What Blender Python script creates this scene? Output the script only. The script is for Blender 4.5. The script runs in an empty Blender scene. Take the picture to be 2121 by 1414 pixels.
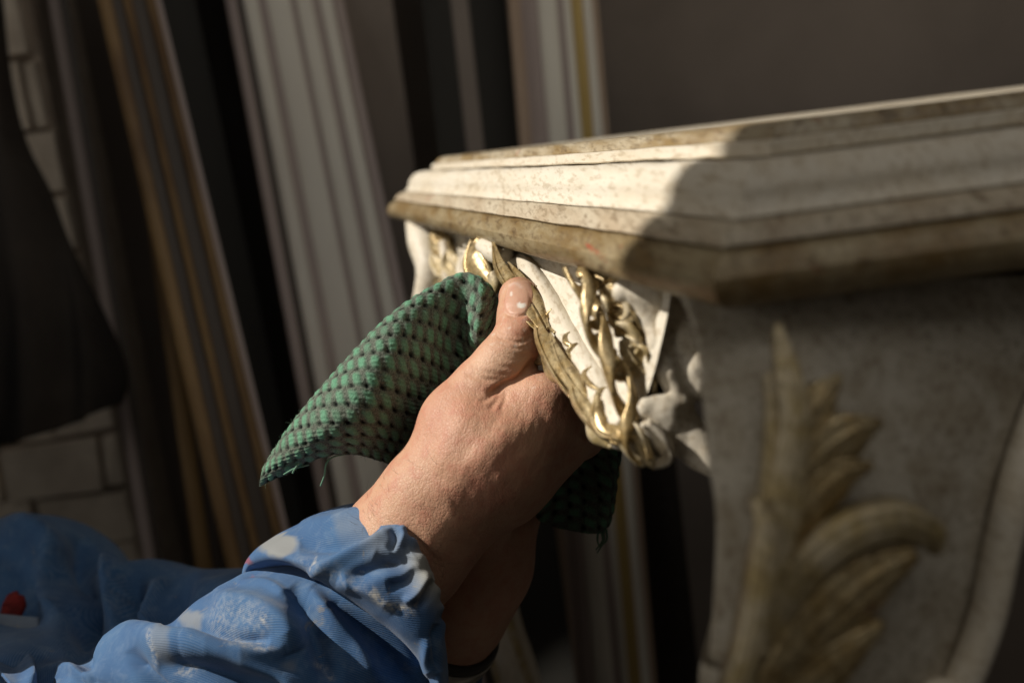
import bpy, math, random
import numpy as np
from mathutils import Vector, Matrix

random.seed(7)
rng = np.random.default_rng(7)
scene = bpy.context.scene
COL = scene.collection

# ------------------------------------------------------------------ camera
FPX, CX, CY = 2062.0, 1060.5, 707.0          # photograph 2121 x 1414, 35 mm lens
PITCH, ROLL = math.radians(11.07), math.radians(7.0)
CAM = np.array([0.0, 0.0, 0.905])
F = np.array([0, math.cos(PITCH), -math.sin(PITCH)])
U0 = np.array([0, math.sin(PITCH), math.cos(PITCH)])
R0 = np.array([1.0, 0, 0])
R = math.cos(ROLL) * R0 - math.sin(ROLL) * U0
U = math.sin(ROLL) * R0 + math.cos(ROLL) * U0
cam_d = bpy.data.cameras.new('camera')
cam = bpy.data.objects.new('camera', cam_d)
COL.objects.link(cam)
cam_d.lens = 35.0
cam_d.sensor_width = 36.0
cam_d.clip_start = 0.01
cam_d.clip_end = 100
cam_d.dof.use_dof = True
cam_d.dof.focus_distance = 0.417
cam_d.dof.aperture_fstop = 5.4
cam_d.dof.aperture_blades = 9
cam.matrix_world = Matrix(((R[0], U[0], -F[0], CAM[0]), (R[1], U[1], -F[1], CAM[1]),
                           (R[2], U[2], -F[2], CAM[2]), (0, 0, 0, 1)))
scene.camera = cam


def at(x, y, z):
    return CAM + z * (F + (x - CX) / FPX * R - (y - CY) / FPX * U)


def proj(V):
    D = V - CAM
    z = D @ F
    return CX + FPX * (D @ R) / z, CY - FPX * (D @ U) / z, z


# ------------------------------------------------------------------ light
world = bpy.data.worlds.new('World')
scene.world = world
world.use_nodes = True
bg = world.node_tree.nodes['Background']
bg.inputs[0].default_value = (1.0, 0.90, 0.78, 1)
bg.inputs[1].default_value = 0.028
EL, AZ = math.radians(42), math.radians(-4)
SUN = np.array([-math.cos(EL) * math.cos(AZ), math.cos(EL) * math.sin(AZ), math.sin(EL)])
AIM = at(1000, 800, 0.42)
lamp_d = bpy.data.lights.new('window_light', 'SPOT')
lamp_d.energy = 2950
lamp_d.color = (1.0, 0.925, 0.815)
lamp_d.spot_size = math.radians(40)
lamp_d.spot_blend = 0.1
lamp_d.shadow_soft_size = 0.012
lamp = bpy.data.objects.new('window_light', lamp_d)
COL.objects.link(lamp)
LPOS = AIM + SUN * 7.0
lamp.location = LPOS
lamp.rotation_euler = Vector(-SUN).to_track_quat('-Z', 'Y').to_euler()

# added soft fill lamp overhead, lifting the shaded surfaces
overhead_d = bpy.data.lights.new('overhead_fill', 'AREA')
overhead_d.shape = 'RECTANGLE'
overhead_d.size, overhead_d.size_y = 2.4, 1.6
overhead_d.energy = 8.5
overhead_d.color = (1.0, 0.94, 0.85)
overhead_l = bpy.data.objects.new('overhead_fill', overhead_d)
COL.objects.link(overhead_l)
overhead_l.location = (0.9, -0.5, 2.7)
overhead_l.rotation_euler = (math.radians(28), 0, 0)

# added fill lamp in front of the left wall, brightening left-facing surfaces
side_fill_d = bpy.data.lights.new('side_fill', 'AREA')
side_fill_d.shape = 'RECTANGLE'
side_fill_d.size, side_fill_d.size_y = 0.75, 1.2
side_fill_d.energy = 4.2
side_fill_d.color = (1.0, 0.93, 0.82)
side_fill_l = bpy.data.objects.new('side_fill', side_fill_d)
COL.objects.link(side_fill_l)
side_fill_l.location = (-1.45, -0.22, 1.30)
side_fill_l.rotation_euler = Vector((1.6, 0.5, -0.5)).to_track_quat('-Z', 'Z').to_euler()

vs = scene.view_settings
vs.view_transform = 'Standard'
vs.look = 'None'
vs.exposure = 0.0
vs.gamma = 1.0
scene.render.engine = 'CYCLES'
scene.cycles.use_denoising = True
scene.cycles.max_bounces = 6
scene.cycles.sample_clamp_indirect = 4.0


# ------------------------------------------------------------------ helpers
def mesh_obj(name, V, faces, mat, parent=None, smooth=True, attrs=None):
    V = np.asarray(V, dtype=np.float64)
    me = bpy.data.meshes.new(name)
    if isinstance(faces, np.ndarray):
        n, k = faces.shape
        me.vertices.add(len(V))
        me.vertices.foreach_set('co', V.astype(np.float32).ravel())
        me.loops.add(n * k)
        me.loops.foreach_set('vertex_index', faces.astype(np.int32).ravel())
        me.polygons.add(n)
        me.polygons.foreach_set('loop_start', np.arange(0, n * k, k, dtype=np.int32))
        me.polygons.foreach_set('loop_total', np.full(n, k, dtype=np.int32))
        me.update(calc_edges=True)
        me.validate()
    else:
        me.from_pydata([tuple(v) for v in V], [], [tuple(f) for f in faces])
        me.update()
    if smooth:
        me.polygons.foreach_set('use_smooth', np.ones(len(me.polygons), dtype=bool))
    if attrs:
        for an, arr in attrs.items():
            arr = np.asarray(arr, dtype=np.float32)
            if arr.ndim == 1:
                a = me.attributes.new(an, 'FLOAT', 'POINT')
                a.data.foreach_set('value', arr)
            else:
                a = me.attributes.new(an, 'FLOAT_VECTOR', 'POINT')
                a.data.foreach_set('vector', arr.ravel())
    o = bpy.data.objects.new(name, me)
    COL.objects.link(o)
    if mat:
        me.materials.append(mat)
    if parent is not None:
        o.parent = parent
        w = Vector((0, 0, 0))
        p = parent
        while p is not None:
            w += p.location
            p = p.parent
        o.location = -w
    return o


def empty(name, loc):
    o = bpy.data.objects.new(name, None)
    COL.objects.link(o)
    o.location = Vector(loc)
    o.empty_display_size = 0.05
    return o


def tag(o, label=None, cat=None, group=None, kind=None):
    if label: o['label'] = label
    if cat: o['category'] = cat
    if group: o['group'] = group
    if kind: o['kind'] = kind
    return o


def normals(V, Q):
    a, b, c, d = (V[Q[:, i]] for i in range(4))
    n = np.cross(c - a, d - b)
    N = np.zeros_like(V)
    for i in range(4):
        np.add.at(N, Q[:, i], n)
    return N / (np.linalg.norm(N, axis=1, keepdims=True) + 1e-12)


def grid_quads(nu, nv, closed_u=False):
    q = []
    i = np.arange(nu if closed_u else nu - 1)
    j = np.arange(nv - 1)
    I, J = np.meshgrid(i, j, indexing='ij')
    I2 = (I + 1) % nu
    return np.stack([I * nv + J, I2 * nv + J, I2 * nv + J + 1, I * nv + J + 1], -1).reshape(-1, 4)


def spline(P, n):
    """centripetal-ish Catmull-Rom through rows of P resampled to n."""
    P = np.asarray(P, float)
    m = len(P)
    if m == 2:
        t = np.linspace(0, 1, n)[:, None]
        return P[0] * (1 - t) + P[1] * t
    E = np.concatenate([[2 * P[0] - P[1]], P, [2 * P[-1] - P[-2]]])
    t = np.linspace(0, m - 1 - 1e-9, n)
    k = t.astype(int)
    f = (t - k).reshape((-1,) + (1,) * (P.ndim - 1))
    p0, p1, p2, p3 = E[k], E[k + 1], E[k + 2], E[k + 3]
    return 0.5 * (2 * p1 + (p2 - p0) * f + (2 * p0 - 5 * p1 + 4 * p2 - p3) * f ** 2 + (3 * p1 - p0 - 3 * p2 + p3) * f ** 3)


def pts(L):
    return np.array([at(*p[:3]) for p in L])


def patch(G, nu, nv):
    """G[i][j]=(px,py,z) -> world grid nu x nv"""
    P = np.array([[at(*p) for p in row] for row in G])
    A = spline(P, nu)
    return np.swapaxes(spline(np.swapaxes(A, 0, 1), nv), 0, 1)


def polydist(px, py, L):
    """distance and signed side and fraction along, to polyline in photo pixels"""
    L = np.asarray(L, float)
    best = np.full(px.shape, 1e9)
    side = np.zeros(px.shape)
    frac = np.zeros(px.shape)
    seg = np.linalg.norm(np.diff(L, axis=0), axis=1)
    cum = np.concatenate([[0], np.cumsum(seg)])
    for i in range(len(L) - 1):
        a, b = L[i], L[i + 1]
        d = b - a
        t = np.clip(((px - a[0]) * d[0] + (py - a[1]) * d[1]) / (d @ d), 0, 1)
        qx, qy = px - a[0] - t * d[0], py - a[1] - t * d[1]
        dist = np.hypot(qx, qy)
        m = dist < best
        best[m] = dist[m]
        side[m] = np.sign(d[0] * qy - d[1] * qx)[m]
        frac[m] = ((cum[i] + t * seg[i]) / cum[-1])[m]
    return best, side, frac


def ridge(px, py, L, w1, w2=None, fade=True):
    """1 on the curve, falling to 0 over w1 (one side) and w2 (other); ends fade."""
    Ls = spline(np.array(L, float), max(2, 6 * len(L)))
    d, s, f = polydist(px, py, Ls)
    w = np.where(s > 0, w1, w2 or w1)
    g = np.exp(-(d / w) ** 2)
    if fade:
        g *= np.clip(np.minimum(f, 1 - f) / 0.18, 0, 1) ** 0.7
    return g


def vnoise(P, freq, seed=0):
    """cheap smooth 3D value noise, vectorised, -1..1"""
    Q = P * freq + 1000.0
    I = np.floor(Q).astype(np.int64)
    f = Q - I
    f = f * f * (3 - 2 * f)
    out = np.zeros(len(P))
    for dx in (0, 1):
        for dy in (0, 1):
            for dz in (0, 1):
                h = (I[:, 0] + dx) * 374761393 + (I[:, 1] + dy) * 668265263 + (I[:, 2] + dz) * 2147483647 + seed * 974634777
                h = (h ^ (h >> 13)) * 1274126177
                h = (h ^ (h >> 16)) & 0xffff
                w = (f[:, 0] if dx else 1 - f[:, 0]) * (f[:, 1] if dy else 1 - f[:, 1]) * (f[:, 2] if dz else 1 - f[:, 2])
                out += w * (h / 32767.5 - 1)
    return out


# ---- signed distance field meshing
def sdf_mesh(prims, h, k0=0.008):
    """prims: (p0,p1,r0,r1,k,sign) world metres. Surface-nets mesh."""
    P = []
    for p in prims:
        p0, p1, r0, r1 = np.array(p[0]), np.array(p[1]), p[2], p[3]
        k = p[4] if len(p) > 4 and p[4] else k0
        sg = p[5] if len(p) > 5 else 1
        sq = p[6] if len(p) > 6 else None
        P.append((p0, p1, r0, r1, k, sg, sq))
    lo = np.min([np.minimum(p[0] - p[2], p[1] - p[3]) for p in P if p[5] > 0], 0) - 4 * h - 0.004
    hi = np.max([np.maximum(p[0] + p[2], p[1] + p[3]) for p in P if p[5] > 0], 0) + 4 * h + 0.004
    n = np.ceil((hi - lo) / h).astype(int) + 1
    fld = np.full(n, 0.5, np.float32)
    ax = [lo[i] + h * np.arange(n[i]) for i in range(3)]
    for p0, p1, r0, r1, k, sg, sq in P:
        m = k + 3 * h + 0.002
        a = np.maximum(np.floor((np.minimum(p0 - r0, p1 - r1) - m - lo) / h).astype(int), 0)
        b = np.minimum(np.ceil((np.maximum(p0 + r0, p1 + r1) + m - lo) / h).astype(int) + 1, n)
        if np.any(b <= a):
            continue
        X = ax[0][a[0]:b[0]][:, None, None] - p0[0]
        Y = ax[1][a[1]:b[1]][None, :, None] - p0[1]
        Z = ax[2][a[2]:b[2]][None, None, :] - p0[2]
        d = p1 - p0
        dd = max(d @ d, 1e-12)
        t = np.clip((X * d[0] + Y * d[1] + Z * d[2]) / dd, 0, 1)
        qx, qy, qz = X - t * d[0], Y - t * d[1], Z - t * d[2]
        if sq is not None:
            nrm, s = sq
            e = (qx * nrm[0] + qy * nrm[1] + qz * nrm[2]) * (1 / s - 1)
            qx, qy, qz = qx + e * nrm[0], qy + e * nrm[1], qz + e * nrm[2]
        dist = np.sqrt(qx * qx + qy * qy + qz * qz) - (r0 + (r1 - r0) * t)
        blk = fld[a[0]:b[0], a[1]:b[1], a[2]:b[2]]
        if sg > 0:
            hh = np.maximum(k - np.abs(blk - dist), 0) / k
            fld[a[0]:b[0], a[1]:b[1], a[2]:b[2]] = np.minimum(blk, dist) - hh * hh * k * 0.25
        else:
            dist = -dist
            hh = np.maximum(k - np.abs(blk - dist), 0) / k
            fld[a[0]:b[0], a[1]:b[1], a[2]:b[2]] = np.maximum(blk, dist) + hh * hh * k * 0.25
    ins = fld < 0
    c = np.zeros(n - 1, np.int8)
    for dx in (0, 1):
        for dy in (0, 1):
            for dz in (0, 1):
                c += ins[dx:n[0] - 1 + dx, dy:n[1] - 1 + dy, dz:n[2] - 1 + dz]
    act = (c > 0) & (c < 8)
    idx = -np.ones(n - 1, np.int64)
    cells = np.argwhere(act)
    idx[act] = np.arange(len(cells))
    acc = np.zeros((len(cells), 3))
    cnt = np.zeros(len(cells))
    corners = np.array([[i, j, k] for i in (0, 1) for j in (0, 1) for k in (0, 1)])
    val = {tuple(cn): fld[cells[:, 0] + cn[0], cells[:, 1] + cn[1], cells[:, 2] + cn[2]] for cn in corners}
    for cn in corners:
        for axis in range(3):
            if cn[axis] == 0:
                c2 = cn.copy(); c2[axis] = 1
                v0, v1 = val[tuple(cn)], val[tuple(c2)]
                x = (v0 < 0) != (v1 < 0)
                t = v0[x] / (v0[x] - v1[x])
                pos = np.tile(cn.astype(float), (x.sum(), 1))
                pos[:, axis] += t
                acc[x] += pos
                cnt[x] += 1
    V = lo + h * (cells + acc / cnt[:, None])
    quads = []
    for axis in range(3):
        o1, o2 = [(1, 2), (2, 0), (0, 1)][axis]
        sl0 = [slice(None)] * 3; sl1 = [slice(None)] * 3
        sl0[axis] = slice(0, n[axis] - 1); sl1[axis] = slice(1, n[axis])
        a_, b_ = ins[tuple(sl0)], ins[tuple(sl1)]
        e = np.argwhere(a_ != b_)
        e = e[(e[:, o1] > 0) & (e[:, o2] > 0) & (e[:, o1] < n[o1] - 1) & (e[:, o2] < n[o2] - 1)]
        fl = a_[e[:, 0], e[:, 1], e[:, 2]]
        def g(d1, d2):
            q = e.copy(); q[:, o1] += d1; q[:, o2] += d2
            return idx[q[:, 0], q[:, 1], q[:, 2]]
        q = np.stack([g(-1, -1), g(0, -1), g(0, 0), g(-1, 0)], 1)
        q[~fl] = q[~fl][:, ::-1]
        quads.append(q)
    Q = np.concatenate(quads)
    Q = Q[(Q >= 0).all(1)]
    return V, Q


def smooth_mesh(V, Q, it=4, lam=0.5):
    E = np.concatenate([Q[:, [0, 1]], Q[:, [1, 2]], Q[:, [2, 3]], Q[:, [3, 0]]])
    cnt = np.zeros(len(V))
    np.add.at(cnt, E[:, 0], 1); np.add.at(cnt, E[:, 1], 1)
    for _ in range(it):
        for l in (lam, -lam * 0.98):
            S = np.zeros_like(V)
            for c in range(3):
                S[:, c] = np.bincount(E[:, 0], V[E[:, 1], c], len(V)) + np.bincount(E[:, 1], V[E[:, 0], c], len(V))
            V = V + l * (S / cnt[:, None] - V)
    return V


def chain(L, k=None, sq=None):
    """L of (px,py,z,r_mm) -> capsule prims"""
    out = []
    for a, b in zip(L[:-1], L[1:]):
        out.append((at(*a[:3]), at(*b[:3]), a[3] / 1000, b[3] / 1000, k, 1, sq))
    return out


def frames(C):
    T = np.gradient(C, axis=0)
    T /= np.linalg.norm(T, axis=1, keepdims=True) + 1e-12
    return T


def tube(path, radii, n=60, sides=14, ref=(0, -1, 0), flat=1.0, twist=0.0, prof=None, caps=True):
    """swept tube through world points. ref = direction of the 'flat' axis."""
    C = spline(np.asarray(path, float), n)
    r = spline(np.asarray(radii, float).reshape(-1, 1), n)[:, 0]
    T = frames(C)
    A = np.asarray(ref, float) - (T @ np.asarray(ref, float))[:, None] * T
    A /= np.linalg.norm(A, axis=1, keepdims=True) + 1e-12
    B = np.cross(T, A)
    th = np.linspace(0, 2 * math.pi, sides, endpoint=False)
    tw = np.linspace(0, twist, n)
    V = np.zeros((n, sides, 3))
    for j, a in enumerate(th):
        rr = prof(a) if prof else 1.0
        ca, sa = math.cos(a) * flat * rr, math.sin(a) * rr
        x = ca * np.cos(tw) - sa * np.sin(tw)
        y = ca * np.sin(tw) + sa * np.cos(tw)
        V[:, j] = C + r[:, None] * (x[:, None] * A + y[:, None] * B)
    V = V.reshape(-1, 3)
    i = np.arange(n - 1)[:, None]; j = np.arange(sides)[None, :]
    j2 = (j + 1) % sides
    Q = np.stack([i * sides + j, i * sides + j2, (i + 1) * sides + j2, (i + 1) * sides + j], -1).reshape(-1, 4)
    if caps:
        V = np.concatenate([V, C[:1], C[-1:]])
        a, b = n * sides, n * sides + 1
        jj = np.arange(sides)
        Q = np.concatenate([Q, np.stack([np.full(sides, a), (jj + 1) % sides, jj, jj], 1)[:, [0, 1, 2, 2]],
                            np.stack([np.full(sides, b), (n - 1) * sides + jj, (n - 1) * sides + (jj + 1) % sides, (n - 1) * sides + jj], 1)[:, [0, 1, 2, 2]]])
    return V, Q


def clean(V, Q):
    """quads with a repeated last index become triangles for from_pydata"""
    return [tuple(q) if q[2] != q[3] else tuple(q[:3]) for q in Q.tolist()]


def tubes_obj(name, list_, mat, parent=None, **kw):
    Vs, Fs, o = [], [], 0
    for V, Q in list_:
        Vs.append(V)
        Fs += [tuple(i + o for i in f) for f in clean(V, Q)]
        o += len(V)
    return mesh_obj(name, np.concatenate(Vs), Fs, mat, parent, **kw)


def leaf(path, widths, nrm, n=40, m=13, thick=0.0016, cup=0.35, vein=0.25, teeth=0, tooth=0.2, seed=0):
    """a carved leaf: swept cupped section with raised rims and a centre vein; closed solid."""
    C = spline(np.asarray(path, float), n)
    w = spline(np.asarray(widths, float).reshape(-1, 1), n)[:, 0]
    if teeth:
        w = w * (1 + tooth * np.abs(np.sin(np.linspace(0, math.pi * teeth, n))) - tooth * 0.5)
    T = frames(C)
    N = np.asarray(nrm, float)
    N = N - (T @ N)[:, None] * T
    N /= np.linalg.norm(N, axis=1, keepdims=True)
    B = np.cross(T, N)
    x = np.linspace(-1, 1, m)
    hgt = cup * (np.abs(x) ** 2) + vein * np.exp(-(x / 0.16) ** 2) - 0.25 * np.exp(-((np.abs(x) - 0.5) / 0.2) ** 2)
    top = C[:, None] + w[:, None, None] * (x[None, :, None] * B[:, None] + hgt[None, :, None] * N[:, None])
    bot = C[:, None] + w[:, None, None] * (0.93 * x[None, :, None] * B[:, None] + (hgt - 0.3)[None, :, None] * N[:, None]) - thick * N[:, None]
    ring = np.concatenate([top, bot[:, ::-1]], 1)
    s = 2 * m
    V = ring.reshape(-1, 3)
    i = np.arange(n - 1)[:, None]; j = np.arange(s)[None, :]; j2 = (j + 1) % s
    Q = np.stack([i * s + j, i * s + j2, (i + 1) * s + j2, (i + 1) * s + j], -1).reshape(-1, 4)
    V = np.concatenate([V, C[:1], C[-1:]])
    jj = np.arange(s)
    Q = np.concatenate([Q, np.stack([np.full(s, n * s), (jj + 1) % s, jj, jj], 1)[:, [0, 1, 2, 2]],
                        np.stack([np.full(s, n * s + 1), (n - 1) * s + jj, (n - 1) * s + (jj + 1) % s, jj], 1)[:, [0, 1, 2, 2]]])
    return V, Q


def box(c0, c1, ax=None, org=None):
    V = np.array([[x, y, z] for x in (c0[0], c1[0]) for y in (c0[1], c1[1]) for z in (c0[2], c1[2])], float)
    Fc = [(0, 1, 3, 2), (4, 6, 7, 5), (0, 4, 5, 1), (2, 3, 7, 6), (0, 2, 6, 4), (1, 5, 7, 3)]
    if ax is not None:
        V = org + V @ np.array(ax)
    return V, Fc


# ------------------------------------------------------------------ materials
class NT:
    def __init__(s, name):
        s.m = bpy.data.materials.new(name)
        s.m.use_nodes = True
        s.t = s.m.node_tree
        s.b = s.t.nodes['Principled BSDF']
        s.tc = s.t.nodes.new('ShaderNodeTexCoord').outputs['Object']

    def n(s, typ, ins=None, **props):
        nd = s.t.nodes.new('ShaderNode' + typ)
        for k, v in props.items():
            setattr(nd, k, v)
        for k, v in (ins or {}).items():
            if isinstance(v, bpy.types.NodeSocket):
                s.t.links.new(v, nd.inputs[k])
            else:
                nd.inputs[k].default_value = v
        return nd

    def noise(s, scale, detail=4, rough=0.6, vec=None, dist=0.0):
        return s.n('TexNoise', {'Vector': vec or s.tc, 'Scale': scale, 'Detail': detail, 'Roughness': rough, 'Distortion': dist}).outputs['Fac']

    def ramp(s, fac, stops):
        nd = s.n('ValToRGB', {'Fac': fac})
        e = nd.color_ramp.elements
        while len(e) < len(stops):
            e.new(0.5)
        for el, (p, c) in zip(e, stops):
            el.position = p
            el.color = (c, c, c, 1) if np.isscalar(c) else tuple(c) + (1,)
        return nd.outputs['Color']

    def mix(s, fac, a, b, mode='MIX'):
        nd = s.t.nodes.new('ShaderNodeMix')
        nd.data_type = 'RGBA'
        nd.blend_type = mode
        for sock, v in ((nd.inputs[0], fac), (nd.inputs[6], a), (nd.inputs[7], b)):
            if isinstance(v, bpy.types.NodeSocket):
                s.t.links.new(v, sock)
            else:
                sock.default_value = v if np.isscalar(v) else (tuple(v) + (1,))[:4]
        return nd.outputs[2]

    def math(s, op, a, b=0.0, c=0.0):
        nd = s.n('Math', operation=op)
        for i, v in enumerate((a, b, c)):
            if isinstance(v, bpy.types.NodeSocket):
                s.t.links.new(v, nd.inputs[i])
            else:
                nd.inputs[i].default_value = v
        return nd.outputs[0]

    def mapping(s, rot=(0, 0, 0), scale=(1, 1, 1), vec=None):
        return s.n('Mapping', {'Vector': vec or s.tc, 'Rotation': rot, 'Scale': scale}).outputs[0]

    def attr(s, name):
        return s.n('Attribute', attribute_name=name).outputs['Fac']

    def bump(s, hgt, strength, dist, prev=None):
        ins = {'Height': hgt, 'Strength': strength, 'Distance': dist}
        if prev is not None:
            ins['Normal'] = prev
        return s.n('Bump', ins).outputs['Normal']

    def done(s, color=None, rough=None, metal=None, normal=None, **kw):
        for key, v in (('Base Color', color), ('Roughness', rough), ('Metallic', metal), ('Normal', normal)):
            if v is None:
                continue
            if isinstance(v, bpy.types.NodeSocket):
                s.t.links.new(v, s.b.inputs[key])
            else:
                s.b.inputs[key].default_value = v if np.isscalar(v) else tuple(v) + (1,)
        for k, v in kw.items():
            key = k.replace('_', ' ')
            if isinstance(v, bpy.types.NodeSocket):
                s.t.links.new(v, s.b.inputs[key])
            else:
                s.b.inputs[key].default_value = v
        return s.m


TAZ = math.atan2(0.2338, 0.9723)       # table side runs 13.5 degrees left of straight ahead
UD = np.array([-0.2338, 0.9723, 0.0])
VD = np.array([0.9723, 0.2338, 0.0])
ZD = np.array([0, 0, 1.0])
VF = np.array([0.9976, 0.0698, 0.0])      # the front runs nearly square to the view


def aged(name, main, second, dark, red=0.62, dark_at=0.6, metal=0.0, rough=0.5, streak=1.0, scale=1.0, bump=0.3, blotch=0.5):
    s = NT(name)
    vec = s.mapping(rot=(0, 0, -TAZ), scale=(1, 1 / streak, 1))
    n1 = s.noise(70 * scale, 8, 0.65, vec, 0.4)
    n2 = s.noise(230 * scale, 6, 0.7, vec, 0.3)
    n3 = s.noise(38 * scale, 5, 0.7, s.mapping(scale=(1, 0.5, 1)), 1.0)
    n4 = s.noise(900, 3, 0.6)
    c = s.mix(s.ramp(n1, [(0.40, 0), (0.62, 1)]), main, second)
    c = s.mix(s.math('MULTIPLY', s.ramp(n2, [(dark_at, 0), (dark_at + 0.12, 1)]), 0.75), c, dark)
    c = s.mix(s.math('MULTIPLY', s.ramp(n4, [(0.60, 0), (0.70, 1)]), 0.22), c, dark)
    n5 = s.noise(26 * scale, 7, 0.72, s.mapping(rot=(0, 0, -TAZ), scale=(1, 0.35, 1)), 0.8)
    c = s.mix(s.math('MULTIPLY', s.ramp(n5, [(0.54, 0), (0.70, 1)]), blotch), c, [0.5 * a + 0.5 * b for a, b in zip(second, dark)])
    n6 = s.noise(520, 3, 0.6, s.mapping(rot=(0.5, 0.2, -TAZ), scale=(1, 0.06, 1)))
    c = s.mix(s.math('MULTIPLY', s.ramp(n6, [(0.52, 0), (0.64, 1)]), 0.45), c, dark)
    rd = s.math('MULTIPLY', s.ramp(n3, [(red, 0), (red + 0.05, 1)]), s.ramp(n2, [(0.42, 0), (0.5, 1)]))
    c = s.mix(rd, c, (0.33, 0.07, 0.035))
    h = s.math('ADD', s.math('MULTIPLY', n2, 0.6), s.math('MULTIPLY', n4, 0.25))
    nm = s.bump(h, bump, 0.0012)
    rg = s.ramp(n2, [(0.3, rough - 0.12), (0.7, rough + 0.15)])
    return s.done(c, rg, metal, nm)


M = {}
M['cream'] = aged('aged cream gesso', (0.72, 0.67, 0.57), (0.66, 0.59, 0.47), (0.34, 0.25, 0.14), red=0.75, dark_at=0.64, streak=5, rough=0.5, blotch=0.22)
M['cream_rough'] = aged('chalky cream gesso', (0.70, 0.66, 0.57), (0.60, 0.55, 0.45), (0.36, 0.28, 0.17), red=0.8, dark_at=0.7, rough=0.7, bump=0.5)
M['lip'] = aged('rubbed gilt lip', (0.215, 0.14, 0.055), (0.36, 0.295, 0.18), (0.085, 0.05, 0.02), red=0.665, dark_at=0.55, metal=0.12, streak=4, rough=0.42)
M['gold'] = aged('worn water gilding', (0.38, 0.265, 0.11), (0.54, 0.44, 0.26), (0.06, 0.036, 0.013), red=0.65, dark_at=0.54, metal=0.45, rough=0.30, scale=1.6)
M['gold_pale'] = aged('pale rubbed gilding', (0.44, 0.34, 0.16), (0.60, 0.52, 0.37), (0.10, 0.065, 0.025), red=0.66, dark_at=0.57, metal=0.18, rough=0.42, scale=1.5)
M['legm'] = aged('grey gesso leg', (0.52, 0.48, 0.40), (0.36, 0.31, 0.23), (0.14, 0.09, 0.045), red=0.70, dark_at=0.60, rough=0.55)


def plain(name, c1, c2, scale=20, rough=0.6, streak=(1, 1, 0.1), bump=0.1, metal=0.0, spec=0.5):
    s = NT(name)
    v = s.mapping(scale=streak)
    n1 = s.noise(scale, 6, 0.6, v, 0.3)
    n2 = s.noise(scale * 8, 4, 0.6, v)
    c = s.mix(s.ramp(n1, [(0.35, 0), (0.65, 1)]), c1, c2)
    return s.done(c, rough, metal, s.bump(n2, bump, 0.002), Specular_IOR_Level=spec)


# skin
s = NT('skin')
nl = s.noise(28, 5, 0.6)
nm_ = s.noise(160, 5, 0.65)
nf = s.noise(900, 3, 0.6)
c = s.mix(s.ramp(nl, [(0.35, 0), (0.65, 1)]), (0.56, 0.34, 0.22), (0.51, 0.275, 0.185))
c = s.mix(s.math('MULTIPLY', s.ramp(nm_, [(0.46, 0), (0.68, 1)]), 0.55), c, (0.46, 0.17, 0.115))
c = s.mix(s.math('MULTIPLY', s.attr('red'), 0.5), c, (0.50, 0.17, 0.12))
c = s.mix(s.attr('pale'), c, (0.68, 0.45, 0.31))
c = s.mix(s.attr('brown'), c, (0.30, 0.12, 0.06))
c = s.mix(s.math('MULTIPLY', s.attr('nail'), 0.5), c, (0.60, 0.37, 0.29))
c = s.mix(s.attr('white'), c, (0.80, 0.78, 0.72))
vv = s.n('TexVoronoi', {'Vector': s.mapping(rot=(0.3, 0.4, 0.5), scale=(1, 0.62, 1)), 'Scale': 950, 'Randomness': 1.0}, feature='DISTANCE_TO_EDGE').outputs['Distance']
vv2 = s.n('TexVoronoi', {'Vector': s.mapping(rot=(0.9, -0.4, 0.2), scale=(1, 1, 0.55)), 'Scale': 640}, feature='DISTANCE_TO_EDGE').outputs['Distance']
hv = s.math('ADD', s.math('MINIMUM', s.math('MULTIPLY', vv, 3.0), 0.35), s.math('MULTIPLY', s.math('MINIMUM', s.math('MULTIPLY', vv2, 2.4), 0.4), 1.1))
hv = s.math('ADD', hv, s.math('MULTIPLY', nf, 0.25))
nailinv = s.math('SUBTRACT', 1.0, s.attr('nail'))
bs = s.math('MULTIPLY', nailinv, 0.29)
nrm = s.n('Bump', {'Height': hv, 'Strength': bs, 'Distance': 0.00075}).outputs['Normal']
nrm = s.bump(nm_, 0.25, 0.002, nrm)
rg = s.math('ADD', s.math('MULTIPLY', nailinv, 0.08), 0.42)
M['skin'] = s.done(c, rg, 0, nrm, Subsurface_Weight=0.10, Subsurface_Scale=0.004, Specular_IOR_Level=0.42)
s.b.inputs['Subsurface Radius'].default_value = (1.0, 0.35, 0.2)
s.b.subsurface_method = 'RANDOM_WALK'

# work jacket cotton twill
s = NT('blue work cotton')
uvA = s.n('Attribute', attribute_name='cuv').outputs['Vector']
n1 = s.noise(26, 6, 0.6, None, 0.6)
n2 = s.noise(120, 6, 0.7, None, 0.5)
n3 = s.noise(55, 4, 0.7, None, 1.2)
n4 = s.noise(1600, 2, 0.5)
c = s.mix(s.ramp(n1, [(0.36, 0), (0.66, 1)]), (0.020, 0.082, 0.22), (0.038, 0.118, 0.265))
c = s.mix(s.math('MULTIPLY', s.ramp(n2, [(0.50, 0), (0.70, 1)]), 0.30), c, (0.22, 0.30, 0.40))
c = s.mix(s.math('MULTIPLY', s.ramp(n3, [(0.64, 0), (0.74, 1)]), 0.22), c, (0.28, 0.32, 0.36))
c = s.mix(s.math('MULTIPLY', s.ramp(s.noise(85, 5, 0.7, None, 0.8), [(0.64, 0), (0.69, 1)]), 0.6), c, (0.22, 0.20, 0.17))
c = s.mix(s.attr('grey'), c, (0.27, 0.27, 0.25))
c = s.mix(s.math('MULTIPLY', s.math('MULTIPLY', s.attr('white'), 0.8), s.ramp(s.noise(420, 5, 0.75), [(0.42, 0), (0.62, 1)])), c, (0.58, 0.55, 0.48))
c = s.mix(s.attr('red'), c, (0.22, 0.045, 0.07))
tw = s.n('TexWave', {'Vector': uvA, 'Scale': 500, 'Distortion': 0.25, 'Detail': 1, 'Detail Scale': 2.0}, wave_type='BANDS', bands_direction='DIAGONAL').outputs['Fac']
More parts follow.
